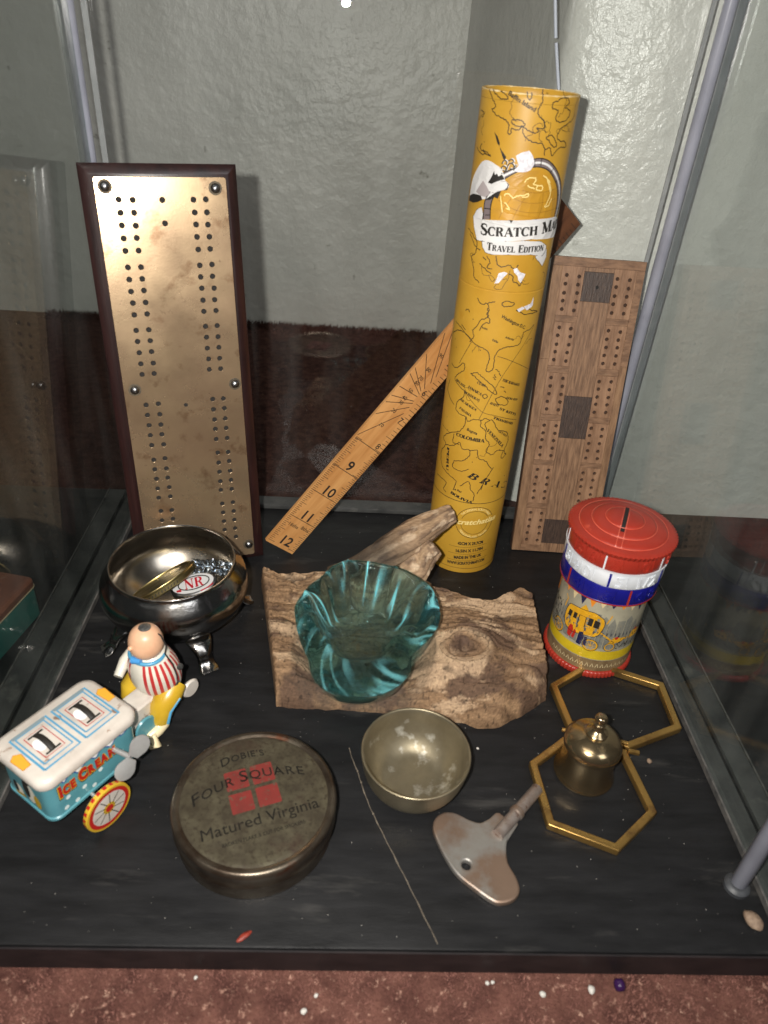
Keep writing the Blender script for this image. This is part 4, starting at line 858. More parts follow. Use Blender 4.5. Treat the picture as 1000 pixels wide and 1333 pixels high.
# ------------------------------------------------------------------ winding key
M_key = mat('worn_nickel', (.37,.355,.33), (.31,.27,.24), 45, 0.42, 0.7, bump=0.05, bscale=300, c3=(.27,.185,.135), s3=28, t3=0.44, w3=0.12, rvar=.1)
ky = thing('winding_key', 'flat metal clock winding key with hole lying beside brass bowl', 'key', (.08,.205,0))
kp = [(91,217),(87,208),(86,198),(89,190),(89.5,184),(86,180),(80,178.5),(76,180),(70,184.5),(62,191.5),(57,200),(53.5,209),(52,215.5),(53.5,220.5),(58,223.5),(63.5,223),(70,219.5),(76,218),(82,221),(86.5,224)]
kp = smooth_line(kp+kp[:1], 4)[:-1]
me = curve_plate('handle', [((x-80)/1000, (y-205)/1000) for x, y in kp], [disc((66-80)/1000, (196-205)/1000, .0034, n=20)], .0036, .0011)
for p in me.polygons: p.use_smooth = True
me.set_sharp_from_angle(angle=math.radians(35)); o = obj('handle', me, M_key, ky); o.location.z = .0003
a0, a1 = Vector((.0835-.08,.2115-.205,.0045)), Vector((.1100-.08,.2395-.205,.0045)); dd = a1-a0
M_kst = mat('rusty_steel', (.36,.31,.28), (.26,.20,.17), 200, 0.42, 0.6, c3=(.16,.09,.06), s3=220, t3=.6)
m = MB(); m.tube([a0, a0+dd*.42], .0033, 24); m.build('socket', M_kst, ky, smooth=40)
m = MB(); m.tube([a0+dd*.42, a0+dd*.44, a0+dd*.5, a0+dd*.52], [.0031,.0040,.0040,.0031], 24); m.build('collar', M_key, ky, smooth=40)
m = MB(); m.tube([a0+dd*.52, a0+dd*.985, a1], [.0033,.0033,.0029], 24); m.build('shank', M_kst, ky, smooth=40)
m = MB(); m.tube([a1-dd*.01, a1+dd*.004], .0018, 14); m.build('bore', M_dark, ky)
m = MB(); m.box(-.0052,.0052,-.012,.0005,.0030,.0046); 
ang = math.atan2(dd.y, dd.x)-math.pi/2; mm = Matrix.Rotation(ang, 4, 'Z'); pos = a0+dd*.36
m.map(lambda x, y, z: tuple(mm @ Vector((x*(.75+.25*(-y/.012)), y, z))+Vector((pos.x, pos.y, -.0014)))); m.build('neck', M_key, ky, bevel=.0008, smooth=40)

# ------------------------------------------------------------------ hinged brass hexagon frames
M_hex = mat('yellow_brass', (.54,.33,.10), (.42,.245,.075), 50, 0.30, 0.85, bump=0.05, bscale=300, c3=(.24,.13,.05), s3=60, t3=0.58, w3=0.14, rvar=.09)
hx = thing('hexagon_frames', 'pair of brass hexagon frames hinged together lying open under the bell', 'frame', (.155,.270,0))
def hexring(name, P, wd, z0, z1):
    P = [Vector(((x-155)/1000, (y-270)/1000)) for x, y in P]; n = len(P); c_ = sum(P, Vector((0,0)))/n; vs = []; fs = []
    for k in range(n):
        p, a, b = P[k], P[k-1], P[(k+1) % n]; e1 = (p-a).normalized(); e2 = (b-p).normalized(); n1 = Vector((-e1.y, e1.x)); n2 = Vector((-e2.y, e2.x))
        if n1.dot(c_-p) < 0: n1 = -n1; n2 = -n2
        bis = (n1+n2); bis = bis/(bis.dot(n1)); i_ = p+bis*wd
        vs += [(p.x,p.y,z0),(p.x,p.y,z1),(i_.x,i_.y,z1),(i_.x,i_.y,z0)]
    for k in range(n):
        q = (k+1) % n
        for j in range(4): fs.append((k*4+j, q*4+j, q*4+(j+1) % 4, k*4+(j+1) % 4))
    m = MB(); m.add(vs, fs); return m.build(name, M_hex, hx, bevel=.0007, seg=3, smooth=35)
hexring('frame', [(108.5,256.5),(132.5,275),(167,266.5),(172,226.5),(144.5,204),(111,218)], .0040, .0003, .0050)
hexring('frame', [(132.6,315),(165,337),(207,319),(206,283),(169,267.5),(136.5,281)], .0040, .0003, .0052)
for t in (.0,.5,.87):
    p = Vector((-.0205+.036*t, .0080-.0085*t, .0058)); m = MB(); e = Vector((.036,-.0085,0)).normalized()*.0028
    m.tube([p-e, p+e], .0013, 12); m.build('hinge_knuckle', M_hex, hx, smooth=40)
for x, y in ((178.5,327.0),(170.5,264.2)):
    m = MB(); m.box(-.0032,.0032,-.0012,.0012,.0045,.0066); mm = Matrix.Rotation(math.radians(-22 if y > 300 else -14), 4, 'Z')
    m.map(lambda u, v, z: tuple(mm @ Vector((u, v, z))+Vector(((x-155)/1000, (y-270)/1000, 0)))); m.build('catch', M_hex, hx, bevel=.0004)

# ------------------------------------------------------------------ hand bell
M_bell = mat('polished_brass', (.42,.32,.185), (.32,.225,.125), 40, 0.21, 0.95, bump=0.03, bscale=200, rvar=.06)
M_bellw = mat('brown_brass', (.50,.345,.19), (.40,.265,.145), 60, 0.34, 0.85, c3=(.36,.31,.21), s3=60, t3=.6, rvar=.08)
be = thing('brass_bell', 'small brass hand bell with turned knob standing at the hinge of hexagon frames', 'bell', (.1397,.2545,.0))
be.scale = (.94,.94,1)
m = MB(); m.lathe(dense([(.0178,.0004),(.0180,.0014),(.0172,.0032),(.0160,.0075),(.0154,.0130),(.0155,.0190),(.0160,.0222)]), 72, cap1=False); m.build('skirt', M_bell, be, smooth=60)
m = MB(); m.lathe(dense([(.0160,.0222),(.0168,.0238),(.0164,.0265),(.0135,.0300),(.0085,.0325),(.0062,.0332)]), 72, cap0=False); m.build('crown', M_bell, be, smooth=60)
m = MB(); m.lathe(dense([(.0062,.0332),(.0064,.0344),(.0048,.0356),(.0030,.0372),(.0026,.0392),(.0034,.0404),(.0026,.0414),(.0022,.0424),(.0034,.0438),(.0036,.0452),(.0026,.0466),(.0006,.0470)], 3), 40, cap0=False); m.build('knob', M_bell, be, smooth=60)

# ------------------------------------------------------------------ coronation money tin
M_rp = mat('red_plastic', rgb(166,52,38), rgb(148,43,31), 40, 0.33, bump=.03, bscale=400, c3=rgb(206,92,70), s3=60, t3=.66, w3=.12, spec=.5)
M_wp = mat('white_plastic', rgb(216,218,222), rgb(196,200,206), 50, 0.34)
M_bp = mat('blue_plastic', rgb(24,26,128), rgb(18,20,104), 50, 0.3)
M_litho = mat('litho_tin', rgb(172,166,144), rgb(146,140,122), 55, 0.3, c3=rgb(104,102,96), s3=110, t3=.6, w3=.1, coat=.2)
M_yb = mat('yellow_litho', rgb(214,186,42), rgb(196,166,30), 60, 0.3, coat=.2)
M_gold = mat('gold_litho', rgb(222,166,34), rgb(202,146,28), 160, 0.32, coat=.2)
M_org = mat('orange_litho', rgb(220,134,40), rough=.35)
M_navy = mat('navy_litho', rgb(28,34,72), rough=.35)
M_lgr = mat('grey_litho', rgb(112,112,106), rgb(134,132,120), 200, .35)
M_cream = mat('cream_litho', rgb(212,192,150), rough=.4)
M_redl = mat('red_litho', rgb(178,44,34), rough=.35)
bk = thing('money_tin', 'red white and blue round money tin with golden coach picture', 'money box', (.1663,.3540,0))
def serr(n, amp, lo, hi): return lambda r, z, a, k: r+(amp*(.5+.5*math.cos(n*a)) if lo <= k <= hi else 0)
m = MB(); m.lathe([(.0270,.0002),(.0283,.0004),(.0286,.0012),(.0286,.0038),(.0281,.0046),(.0272,.0050)], 280, mod=serr(70,.0006,1,4)); m.build('base_ring', M_rp, bk, smooth=45)
m = MB(); m.lathe([(.0270,.0045),(.0272,.0060),(.0272,.0640)], 96); m.build('tin_body', M_litho, bk, smooth=45)
ringprof = lambda z0, z1, r: [(r-.0030,z0),(r-.0004,z0),(r,z0+.0006),(r,z1-.0006),(r-.0004,z1),(r-.0030,z1)]
m = MB(); m.lathe(ringprof(.0636,.0638+.0004,.0300), 96); m.lathe([(.0285,.0632),(.0301,.0632),(.0301,.0640),(.0285,.0640)], 96, mi=1); m.lathe(ringprof(.0642,.0758,.0300), 96); m.build('number_ring', [M_bp, M_rp], bk, smooth=45)
m = MB(); m.lathe(ringprof(.0762,.0870,.0304), 96); m.build('number_ring', M_wp, bk, smooth=45)
m = MB(); m.lathe([(.0300,.0868),(.0310,.0868),(.0310,.0878),(.0300,.0878)], 96); m.build('ring_lip', M_wp, bk, smooth=45)
m = MB(); m.lathe(ringprof(.0880,.0996,.0306), 96); m.build('number_ring', M_rp, bk, smooth=45)
cap = [(.0290,.1000),(.0300,.0993),(.0310,.0985),(.0314,.0988),(.0314,.1002),(.0317,.1005),(.0317,.1010),(.0310,.1016),(.0300,.1020),(.0262,.1023),(.0258,.1029),(.0245,.1036),(.0215,.1043),(.0192,.1046),(.0189,.1053),(.0175,.1059),(.0135,.1066),(.0115,.1068),(.0112,.1074),(.0098,.1080),(.0050,.1086),(.0005,.1087)]
m = MB(); m.lathe(cap, 360, mod=serr(72,.0009,2,6), cap0=False); m.build('cap', M_rp, bk, smooth=45)
mm = Matrix.Rotation(math.atan2(-.0295,-.0125)+math.pi/2, 4, 'Z')
def zcap(r):
    P = cap[8:]
    for (r0, z0), (r1, z1) in zip(P, P[1:]):
        if r1 <= r <= r0: return z1+(z0-z1)*(r-r1)/(r0-r1)
    return P[-1][1]
def cap_strip(name, x0, x1, y0, y1, off, mt):
    # a band that follows the stepped dome of the cap
    n = 60; vs = []
    for i in range(n+1):
        y = lerp(y0, y1, i/n)
        for x in (x0, x1):
            p = mm @ Vector((-x, -y, 0)); vs.append((p.x, p.y, zcap(math.hypot(x, y))+off))
    M_ = MB(); M_.add(vs, [(2*i, 2*i+1, 2*i+3, 2*i+2) for i in range(n)]); return M_.build(name, mt, bk)
cap_strip('coin_slot', -.0011, .0011, -.0125, .0150, .0003, M_dark)
M_rw = mat('worn_red_edge', rgb(206,104,84), rgb(190,70,52), 120, .4)
for x in (-.0016, .0016): cap_strip('slot_ridge', x-.00025, x+.00025, .0150, .0265, .0004, M_rw); cap_strip('slot_ridge', x-.0002, x+.0002, -.0125, .0150, .0005, M_rw)
for r_ in (.0115,.0192,.0262):
    m = MB(); m.tube([(r_*math.cos(t*math.pi/40), r_*math.sin(t*math.pi/40), zcap(r_)+.0002) for t in range(80)], .00035, 6, closed=True); m.build('raised_ring', M_rw, bk, smooth=60)
rf = lambda R, off: (lambda u, v: ((R+off)*math.sin(u/R), -(R+off)*math.cos(u/R), v))
def emboss(txts, R, mt, h=.0072, z=0):
    for s_, u, v in txts:
        vs, fs, w = text(s_, .0); k = h/1.0
        M_ = MB(); b_ = [( u+(x-w/2)*k*1.15, v-h/2+y*k) for x, y in vs]
        n = len(b_); f0 = rf(R, .0008); f1 = rf(R, -.0003)
        # raised letters with side walls
        edges = {}
        for f in fs:
            for i in range(len(f)):
                e = (f[i], f[(i+1) % len(f)]); edges[e] = edges.get(e, 0)+1
        side = [(a+n, b+n, b, a) for (a, b) in edges if (b, a) not in edges]
        M_.add([f0(x, y) for x, y in b_]+[f1(x, y) for x, y in b_], list(fs)+side); M_.build('raised_number', mt, bk)
def vbars(us, R, v0, v1, w, mt, name='divider', off=.0004):
    for u in us:
        M_ = MB(); f0 = rf(R, off); f1 = rf(R, -.0006); p = [(u-w/2,v0),(u+w/2,v0),(u+w/2,v1),(u-w/2,v1)]
        M_.add([f1(*q) for q in p]+[f0(*q) for q in p], [(4,5,6,7),(0,1,5,4),(1,2,6,5),(2,3,7,6),(3,0,4,7)]); M_.build(name, mt, bk)
emboss([('3',-.0345,.0932),('6',-.0252,.0932),('5',-.0112,.0932),('0',.0068,.0932),('9',.0260,.0932)], .0306, M_rp)
vbars([-.0390,-.0298,-.0205,-.0068,.0018,.0118], .0306, .0890, .0976, .0005, M_rp)
vbars([-.0168,.0190,-.0500], .0306, .0884, .0980, .0010, M_wp, 'marker')
emboss([('6',-.0440,.0815),('4',-.0350,.0815),('0',-.0262,.0815),('5',-.0062,.0815),('1/2',.0105,.0815)], .0304, M_wp)
vbars([-.0398,-.0306,-.0216,-.0014,.0052,.0165], .0304, .0772, .0862, .0005, M_wp)
vbars([-.0116,-.0487,.0238], .0304, .0766, .0866, .0013, M_bp, 'marker')
emboss([('7',-.0205,.0700),('3',-.0105,.0700),('4',-.0300,.0700),('6',.0090,.0700),('8',.0190,.0700)], .0300, M_bp)
vbars([-.0252,-.0156,-.0056,.0140], .0300, .0652, .0748, .0005, M_bp)
vbars([.0030,-.0370], .0300, .0646, .0754, .0011, M_rp, 'marker')
# printed picture round the tin
RB2 = .0272; P2 = lambda *a: [(x/1000, y/1000) for x, y in a]
cf = lambda off: rf(RB2, off)
def bandp(v0, v1, wob=0):
    n = 80; vs = []; 
    for i in range(n+1):
        u = -.0854+.1708*i/n; vs += [(u, v0/1000), (u, v1/1000)]
    return vs, [(2*i, 2*i+2, 2*i+3, 2*i+1) for i in range(n)]
flat_decal('yellow_band', [bandp(15.2,22.8)], M_yb, bk, cf(.00012))
flat_decal('sandy_band', [bandp(5.2,14.6)], mat('sandy_litho', rgb(138,116,84), rgb(110,88,62), 120, .4), bk, cf(.00012))
flat_decal('band_ornament', [stroke([((-35+3.2*k)/1000,.0085),((-34+3.2*k)/1000,.0115),((-33+3.2*k)/1000,.0085)], .0005) for k in range(20)], M_cream, bk, cf(.0002))
bld = []
for k in range(30):
    u = -78+5.4*k; h = 46+4*math.sin(k*1.7)+3*math.sin(k*.6); bld.append(fill(P2((u,25),(u+4.8,25),(u+4.8,h),(u+2.4,h+3*(k % 3)),(u,h)), 1))
flat_decal('printed_buildings', bld, M_lgr, bk, cf(.0001))
bld = [stroke(P2((-78+2.7*k,26),(-78+2.7*k,44+3*math.sin(k))), .0002) for k in range(60)]+[fill(P2((-78+2.7*k,36),(-77+2.7*k,36),(-77+2.7*k,38.5),(-78+2.7*k,38.5))) for k in range(60)]
flat_decal('printed_windows', bld, mat('dim_litho', rgb(78,78,80), rough=.4), bk, cf(.00016))
fl_n = []; fl_o = []; fl_c = []
for k in range(26):
    u = -80+6.2*k; sag = 2.0*math.sin(k*.9); t = fill(P2((u,63.2-sag*.2),(u+5.2,63.2),(u+2.6,56.6-sag)), 1); (fl_n, fl_o, fl_c)[k % 3].append(t)
flat_decal('navy_bunting', fl_n, M_navy, bk, cf(.00022)); flat_decal('orange_bunting', fl_o, M_org, bk, cf(.00022)); flat_decal('cream_bunting', fl_c, M_cream, bk, cf(.00022))
flat_decal('striped_flag', [fill(P2((-53,46),(-51.2,46),(-50.6,59),(-52.6,59)), 1), fill(P2((-50.4,46),(-48.8,46),(-48.2,59),(-50,59)), 1), fill(P2((-48,47),(-46.6,47),(-46.2,58),(-47.6,58)), 1)], M_org, bk, cf(.0003))
ring_ = lambda cx_, cy_, r, w: stroke([(cx_/1000+r/1000*math.cos(t*.2618), cy_/1000+r/1000*math.sin(t*.2618)) for t in range(25)], w/1000)
spokes = lambda cx_, cy_, r: [stroke(P2((cx_,cy_),(cx_+r*math.cos(t*.785),cy_+r*math.sin(t*.785))), .0003) for t in range(8)]
coach = [fill(P2((-31,44),(-29,50),(-20,51.5),(-12,52.5),(-6,49),(-5,44),(-6.5,37),(-9,34),(-16,33),(-24,31),(-29,33),(-31,38)), 2), fill(P2((-22,51),(-19,56),(-16,52)), 0), ring_(-35,28,4.4,1.0), ring_(-10,26.5,4.2,1.0), ring_(2,27,3.0,.7)]+spokes(-35,28,4.4)+spokes(-10,26.5,4.2)+[stroke(P2((-6,38),(0,34),(4,30),(12,33),(20,37),(30,36)), .0012), fill(P2((0,30),(8,30.5),(12,34),(3,35)), 1), fill(P2((14,32),(22,32),(24,37),(16,38)), 1), stroke(P2((-33,45),(-32,52),(-34,54)), .0008), stroke(P2((-4,46),(-2,53)), .0008)]
flat_decal('golden_coach', coach, M_gold, bk, cf(.00026))
flat_decal('coach_outline', [stroke(smooth_line(P2((-31,44),(-29,50),(-20,51.5),(-12,52.5),(-6,49),(-5,44),(-6.5,37),(-9,34),(-16,33),(-24,31),(-29,33),(-31,38),(-31,44)), 3), .0004), ring_(-35,28,5.0,.35), ring_(-10,26.5,4.8,.35), ring_(2,27,3.5,.3), fill(P2((-29,41),(-26.4,41.4),(-26,46),(-28.6,46))), fill(P2((-25,41.6),(-22.6,42),(-22.4,46.6),(-24.8,46.4))), fill(P2((-15,41.5),(-12.2,41.5),(-12,47.5),(-14.8,47.5))), fill(P2((-11.4,41.3),(-8,41),(-8,46.6),(-11.2,47.3))), stroke(P2((-21,39),(-21,46.6),(-16.6,46.8),(-16.4,39)), .0005)]+[stroke(P2((a,b),(a+c_,b+d_)), .0005) for a,b,c_,d_ in ((0,30,8,.5),(8,30.5,4,3.5),(14,32,8,0),(24,37,-6,1),(9,26,3,4),(13,25,2,6),(18,26,3,5),(25,27,2,7),(-2,34,6,-3),(30,30,2,5))]+[fill(disc(rnd.uniform(-.052,-.036), rnd.uniform(.026,.047), rnd.uniform(.0003,.0008), rnd.uniform(.0003,.0012), 7)) for _ in range(60)]+[fill(disc(rnd.uniform(.006,.034), rnd.uniform(.025,.036), rnd.uniform(.0003,.0007), rnd.uniform(.0003,.0009), 7)) for _ in range(34)], M_ink, bk, cf(.00034))
for s_ in ([fill(P2((-26,27),(-23.6,26),(-22.4,32),(-23.4,36),(-25.2,36),(-26.4,32)), 1), fill(P2((-22.8,27),(-21,26.6),(-20.4,33),(-22,34)), 1), fill(disc(.005,.0345,.0012)), fill(disc(.019,.0385,.0011))]): flat_decal('red_figure', [s_], M_redl, bk, cf(.0003))
for s_ in ([fill(P2((-18.8,24.5),(-16,24),(-14.8,31),(-16,35),(-18.4,34)), 1), fill(P2((-14.4,25),(-12.6,25),(-12.8,32),(-14.6,32)), 1)]): flat_decal('blue_figure', [s_], M_navy, bk, cf(.0003))

# ------------------------------------------------------------------ tin toy: ice cream tricycle with rider
ax = Vector((.568,.823,0)).normalized(); toy = thing('tin_toy_tricycle', 'tin toy ice cream tricycle with striped vest rider beside silver bowl', 'toy')
# local frame: origin under the near front corner, x along the cart towards the rider, y across to the left
toy.matrix_world = Matrix(((ax.x,-ax.y,0,-.1340),(ax.y,ax.x,0,.2041),(0,0,1,0),(0,0,0,1)))
LC, WC = .0574, .0413
M_tw = mat('white_toy_paint', rgb(212,204,194), rgb(190,180,170), 60, 0.34, c3=rgb(140,112,92), s3=150, t3=.63, w3=.05, coat=.25, c4=rgb(88,66,52), s4=420, t4=.72)
M_tb = mat('blue_toy_paint', rgb(92,152,162), rgb(80,138,150), 60, 0.3, coat=.3, c3=rgb(44,104,122), s3=120, t3=.66)
M_tline = mat('toy_blue_line', rgb(80,150,186), rough=.35)
M_tgrey = mat('toy_grey', rgb(124,140,146), rough=.35)
M_tred = mat('toy_red', rgb(176,34,28), rough=.3)
M_tyel = mat('toy_yellow', rgb(208,172,52), rgb(190,152,40), 60, .3, coat=.2)
M_torg = mat('toy_cone_orange', rgb(226,164,54), rough=.35)
M_flesh = mat('toy_flesh', rgb(222,178,144), rgb(206,158,126), 50, .4, coat=.08, c4=rgb(120,80,60), s4=380, t4=.7, c3=rgb(176,112,84), s3=160, t3=.68)
M_cshoe = mat('toy_cream', rgb(228,212,172), rough=.3)
M_tmet = mat('toy_bare_tin', (.50,.50,.49), (.42,.41,.40), 90, 0.4, 0.5, rvar=.1)
def rr_loft(levels, n=6):
    m = MB(); rows = [[(x, y, z) for x, y in rrect(x0, x1, y0, y1, r, n)] for x0, x1, y0, y1, r, z in levels]; k = len(rows[0])
    vs = [p for r_ in rows for p in r_]; fs = [(a*k+i, a*k+(i+1) % k, (a+1)*k+(i+1) % k, (a+1)*k+i) for a in range(len(rows)-1) for i in range(k)]
    fs += [tuple(range(k-1,-1,-1)), tuple((len(rows)-1)*k+i for i in range(k))]; m.add(vs, fs); return m
e = .0022
rr_loft([(e+.001,LC-e-.001,e+.001,WC-e-.001,.005,.0125),(e-.0006,LC-e+.0006,e-.0006,WC-e+.0006,.0058,.0132),(e-.0006,LC-e+.0006,e-.0006,WC-e+.0006,.0058,.0146),(e,LC-e,e,WC-e,.0055,.0152),(e,LC-e,e,WC-e,.0055,.0410)]).build('box', M_tb, toy, smooth=40)
rr_loft([(.0012,LC-.0012,.0012,WC-.0012,.006,.0385),(.0002,LC-.0002,.0002,WC-.0002,.0068,.0390),(0,LC,0,WC,.007,.0400),(0,LC,0,WC,.007,.0425),(.0010,LC-.0010,.0010,WC-.0010,.0065,.0442),(.0032,LC-.0032,.0032,WC-.0032,.0055,.0450)]).build('lid', M_tw, toy, smooth=50)
tp = lambda off: (lambda u, v: (u/1000, v/1000, .0450+off))
def rectline(x0, x1, y0, y1, w): return stroke([(x0,y0),(x1,y0),(x1,y1),(x0,y1),(x0,y0)], w)
hat = [(7.5,27.0,7.0,34.0),(30.5,50.0,7.0,34.0)]
flat_decal('hatch_lines', [rectline(a,b,c_,d_,1.2) for a,b,c_,d_ in hat]+[rectline(a+2,b-2,c_+3,d_-1.6,.9) for a,b,c_,d_ in hat], M_tline, toy, tp(.0001))
flat_decal('hatch_shadow_print', [fill([(a+1,d_-1.4),(b-1,d_-1.4),(b-.4,d_+.6),(a+.4,d_+.6)]) for a,b,c_,d_ in hat], M_tgrey, toy, tp(.00016))
hand = []; hred = []; hwh = []
for a,b,c_,d_ in hat:
    cx_, cy_ = (a+b)/2, (c_+d_)/2+.5
    hand += [fill([(cx_-4,cy_-7.6),(cx_+4,cy_-7.6),(cx_+4,cy_-6.4),(cx_-4,cy_-6.4)]), fill([(cx_-4,cy_+6.4),(cx_+4,cy_+6.4),(cx_+4,cy_+7.6),(cx_-4,cy_+7.6)])]
    hred.append(rectline(cx_-5.2,cx_+5.2,cy_-8.6,cy_+8.6,.5)); hwh.append(fill(disc(cx_-2.6,cy_,2.8,4.2,18)))
    m = MB(); m.tube([((cx_)/1000,(cy_-6.6)/1000,.0450),((cx_)/1000,(cy_-3.5)/1000,.0466),(cx_/1000,cy_/1000,.0471),((cx_)/1000,(cy_+3.5)/1000,.0466),(cx_/1000,(cy_+6.6)/1000,.0450)], .0016, 10, flat=.4); m.build('lid_handle', M_ink, toy, smooth=50)
flat_decal('handle_print', hand, M_ink, toy, tp(.00022)); flat_decal('handle_red_outline', hred, M_tred, toy, tp(.00018)); flat_decal('handle_shine', hwh, mat('toy_bright_white', rgb(236,236,236), rough=.25), toy, tp(.00024))
flat_decal('cone_print', [fill([(1.4,14.5),(5.6,14.5),(6.4,23.5),(3.6,25.6),(.9,23.5)])], M_torg, toy, tp(.0002))
flat_decal('cone_print', [fill([(51.6,16.5),(55.6,16.5),(56.3,25.5),(53.6,27.6),(51,25.5)])], M_torg, toy, tp(.0002))
flat_decal('cone_lines', [stroke([(1.4,14.5),(.9,23.5),(3.6,25.6),(6.4,23.5),(5.6,14.5),(1.4,14.5)], .3), stroke([(51.6,16.5),(51,25.5),(53.6,27.6),(56.3,25.5),(55.6,16.5),(51.6,16.5)], .3)], mat('cone_brown', rgb(176,110,30), rough=.4), toy, tp(.00026))
# right side: lettering, snow drips and dots on the blue tin (u along the cart, v height)
sd = lambda off: (lambda u, v: (u/1000, e-off, v/1000))
flat_decal('snow_print', [fill([(7,40),(7,36.5),(10,37.5),(12,34.8),(15,37),(18,36),(20,33.8),(24,36.4),(27,36.8),(30,34),(33,36.6),(36,36.2),(39,33.8),(43,36.8),(46,35.2),(49.6,36.5),(49.6,40)])], mat('toy_snow', rgb(226,226,222), rough=.35), toy, sd(.00012))
flat_decal('snow_edge', [stroke(smooth_line([(7,36.5),(10,37.5),(12,34.8),(15,37),(18,36),(20,33.8),(24,36.4),(27,36.8),(30,34),(33,36.6),(36,36.2),(39,33.8),(43,36.8),(46,35.2),(49.6,36.5)], 3), .7)], mat('toy_deep_blue', rgb(40,84,150), rough=.35), toy, sd(.00016))
ic = small_caps('ICE CREAM', .07)
flat_decal('ice_cream_shadow', [put(small_caps('ICE CREAM', .14), (8.0,26.6), (43.0,26.6), 5.4)], M_ink, toy, sd(.0002))
flat_decal('ice_cream_yellow', [put(small_caps('ICE CREAM', .11), (8.0,27.0), (43.0,27.0), 5.4)], M_tyel, toy, sd(.00028))
flat_decal('ice_cream_lettering', [put(ic, (8.2,27.2), (42.6,27.2), 5.3)], M_tred, toy, sd(.00036))
flat_decal('snow_dots', [fill(disc(x, y, 1.3, 1.3, 14)) for x, y in ((12,23.5),(21,21.5),(31,24),(10,17.5),(26,17),(16,16.5),(44,24))], mat('toy_dot', rgb(214,226,226), rough=.35), toy, sd(.00018))
# front end: little penguin picture
fe = lambda off: (lambda u, v: (e-off, u/1000, v/1000))
flat_decal('penguin_white', [fill(disc(17,25,4.2,7,20)), fill(disc(27,20,3.5,5,18))], mat('penguin_white', rgb(226,222,206), rough=.4), toy, fe(.00014))
flat_decal('penguin_black', [fill(disc(19.5,27,2.6,7,20)), fill(disc(18,33,2.5,2.2,16)), fill(disc(29,21.5,1.8,4.6,16))], M_ink, toy, fe(.0002))
flat_decal('penguin_yellow', [fill(disc(12,22,2.6,5,16)), fill([(22,17),(30,15),(31,17),(23,19)])], M_tyel, toy, fe(.00022))
# spoked front wheel on the right and its twin on the left
def wheel(cx_, cy_, r, tilt, w=.0036):
    m = MB(); NN = 56
    m.lathe([(r*.70,-w/2),(r*.93,-w/2),(r,-w/2+.0009),(r,w/2-.0009),(r*.93,w/2),(r*.70,w/2)], NN)
    rot = Matrix.Translation((cx_, cy_, r+.0002)) @ Matrix.Rotation(math.pi/2, 4, 'X')
    T = lambda mm_: mm_.map(lambda x, y, z: tuple(rot @ Vector((x, y, z))))
    wh = T(m).build('wheel', M_tyel, toy, smooth=40)
    rg = lambda a, b: (lambda A, B: ([p for q in zip(A, B) for p in q], [(2*i, 2*i+1, (2*i+3) % 96, (2*i+2) % 96) for i in range(48)]))(disc(0,0,a,n=48), disc(0,0,b,n=48))
    f = lambda off: (lambda u, v: tuple(rot @ Vector((u, v, w/2+off))))
    flat_decal('wheel_face', [rg(.0001, r*.74)], M_tw, wh, f(.00006)); flat_decal('wheel_red', [rg(r*.74, r*.90)], M_tred, wh, f(.0001)); flat_decal('wheel_yellow', [rg(r*.90, r*.985), fill(disc(0,0,r*.27,n=14))], M_tyel, wh, f(.00014))
    flat_decal('wheel_hub_print', [fill(disc(0,0,r*.17,n=14))], M_tred, wh, f(.0003))
    flat_decal('wheel_spokes', [stroke([(r*.2*math.cos(t*.628),r*.2*math.sin(t*.628)),(r*.7*math.cos(t*.628+.15),r*.7*math.sin(t*.628+.15))], .0005) for t in range(10)], M_ink, wh, f(.0002))
    M_blk = MB(); n_ = 22
    for t in range(n_):
        a0_, a1_ = 2*math.pi*t/n_, 2*math.pi*(t+.5)/n_; q = [(r*1.004*math.cos(a_), r*1.004*math.sin(a_), z_) for a_, z_ in ((a0_,-w/2+.0009),(a1_,-w/2+.0009),(a1_,w/2-.0009),(a0_,w/2-.0009))]; M_blk.add(q, [(0,1,2,3)])
    T(M_blk).build('tyre_tread_marks', M_tred, wh); 
    return wh
wheel(.0232,-.0098,.0130,0); wheel(.0232,WC+.0080,.0130,0)
m = MB(); m.tube([(.0232,-.0096,.0132),(.0232,WC+.008,.0132)], .0010, 10); m.build('axle', M_tmet, toy, smooth=40)
# clockwork key in the side
m = MB(); m.tube([(.0400,.003,.0300),(.0420,-.0085,.0300)], .0014, 12); m.build('key_shaft', M_tmet, toy, smooth=40)
def lobe(sx):
    m = MB(); poly = [(.0005*sx,.0026)]+[(sx*(.0068+.0055*math.cos(t)), .0052*math.sin(t)) for t in [math.pi*.72-math.pi*1.44*i/18 for i in range(19)]]+[(.0005*sx,-.0026)]
    m.prism(poly, -.0005, .0005); rot = Matrix.Translation((.0422,-.0093,.0300)) @ Matrix.Rotation(math.radians(-38), 4, 'Y') @ Matrix.Rotation(math.radians(66), 4, 'X')
    m.map(lambda x, y, z: tuple(rot @ Vector((x, y, z)))); return m.build('key_wing', M_tmet, toy, bevel=.0003, smooth=40)
lobe(1); lobe(-1)
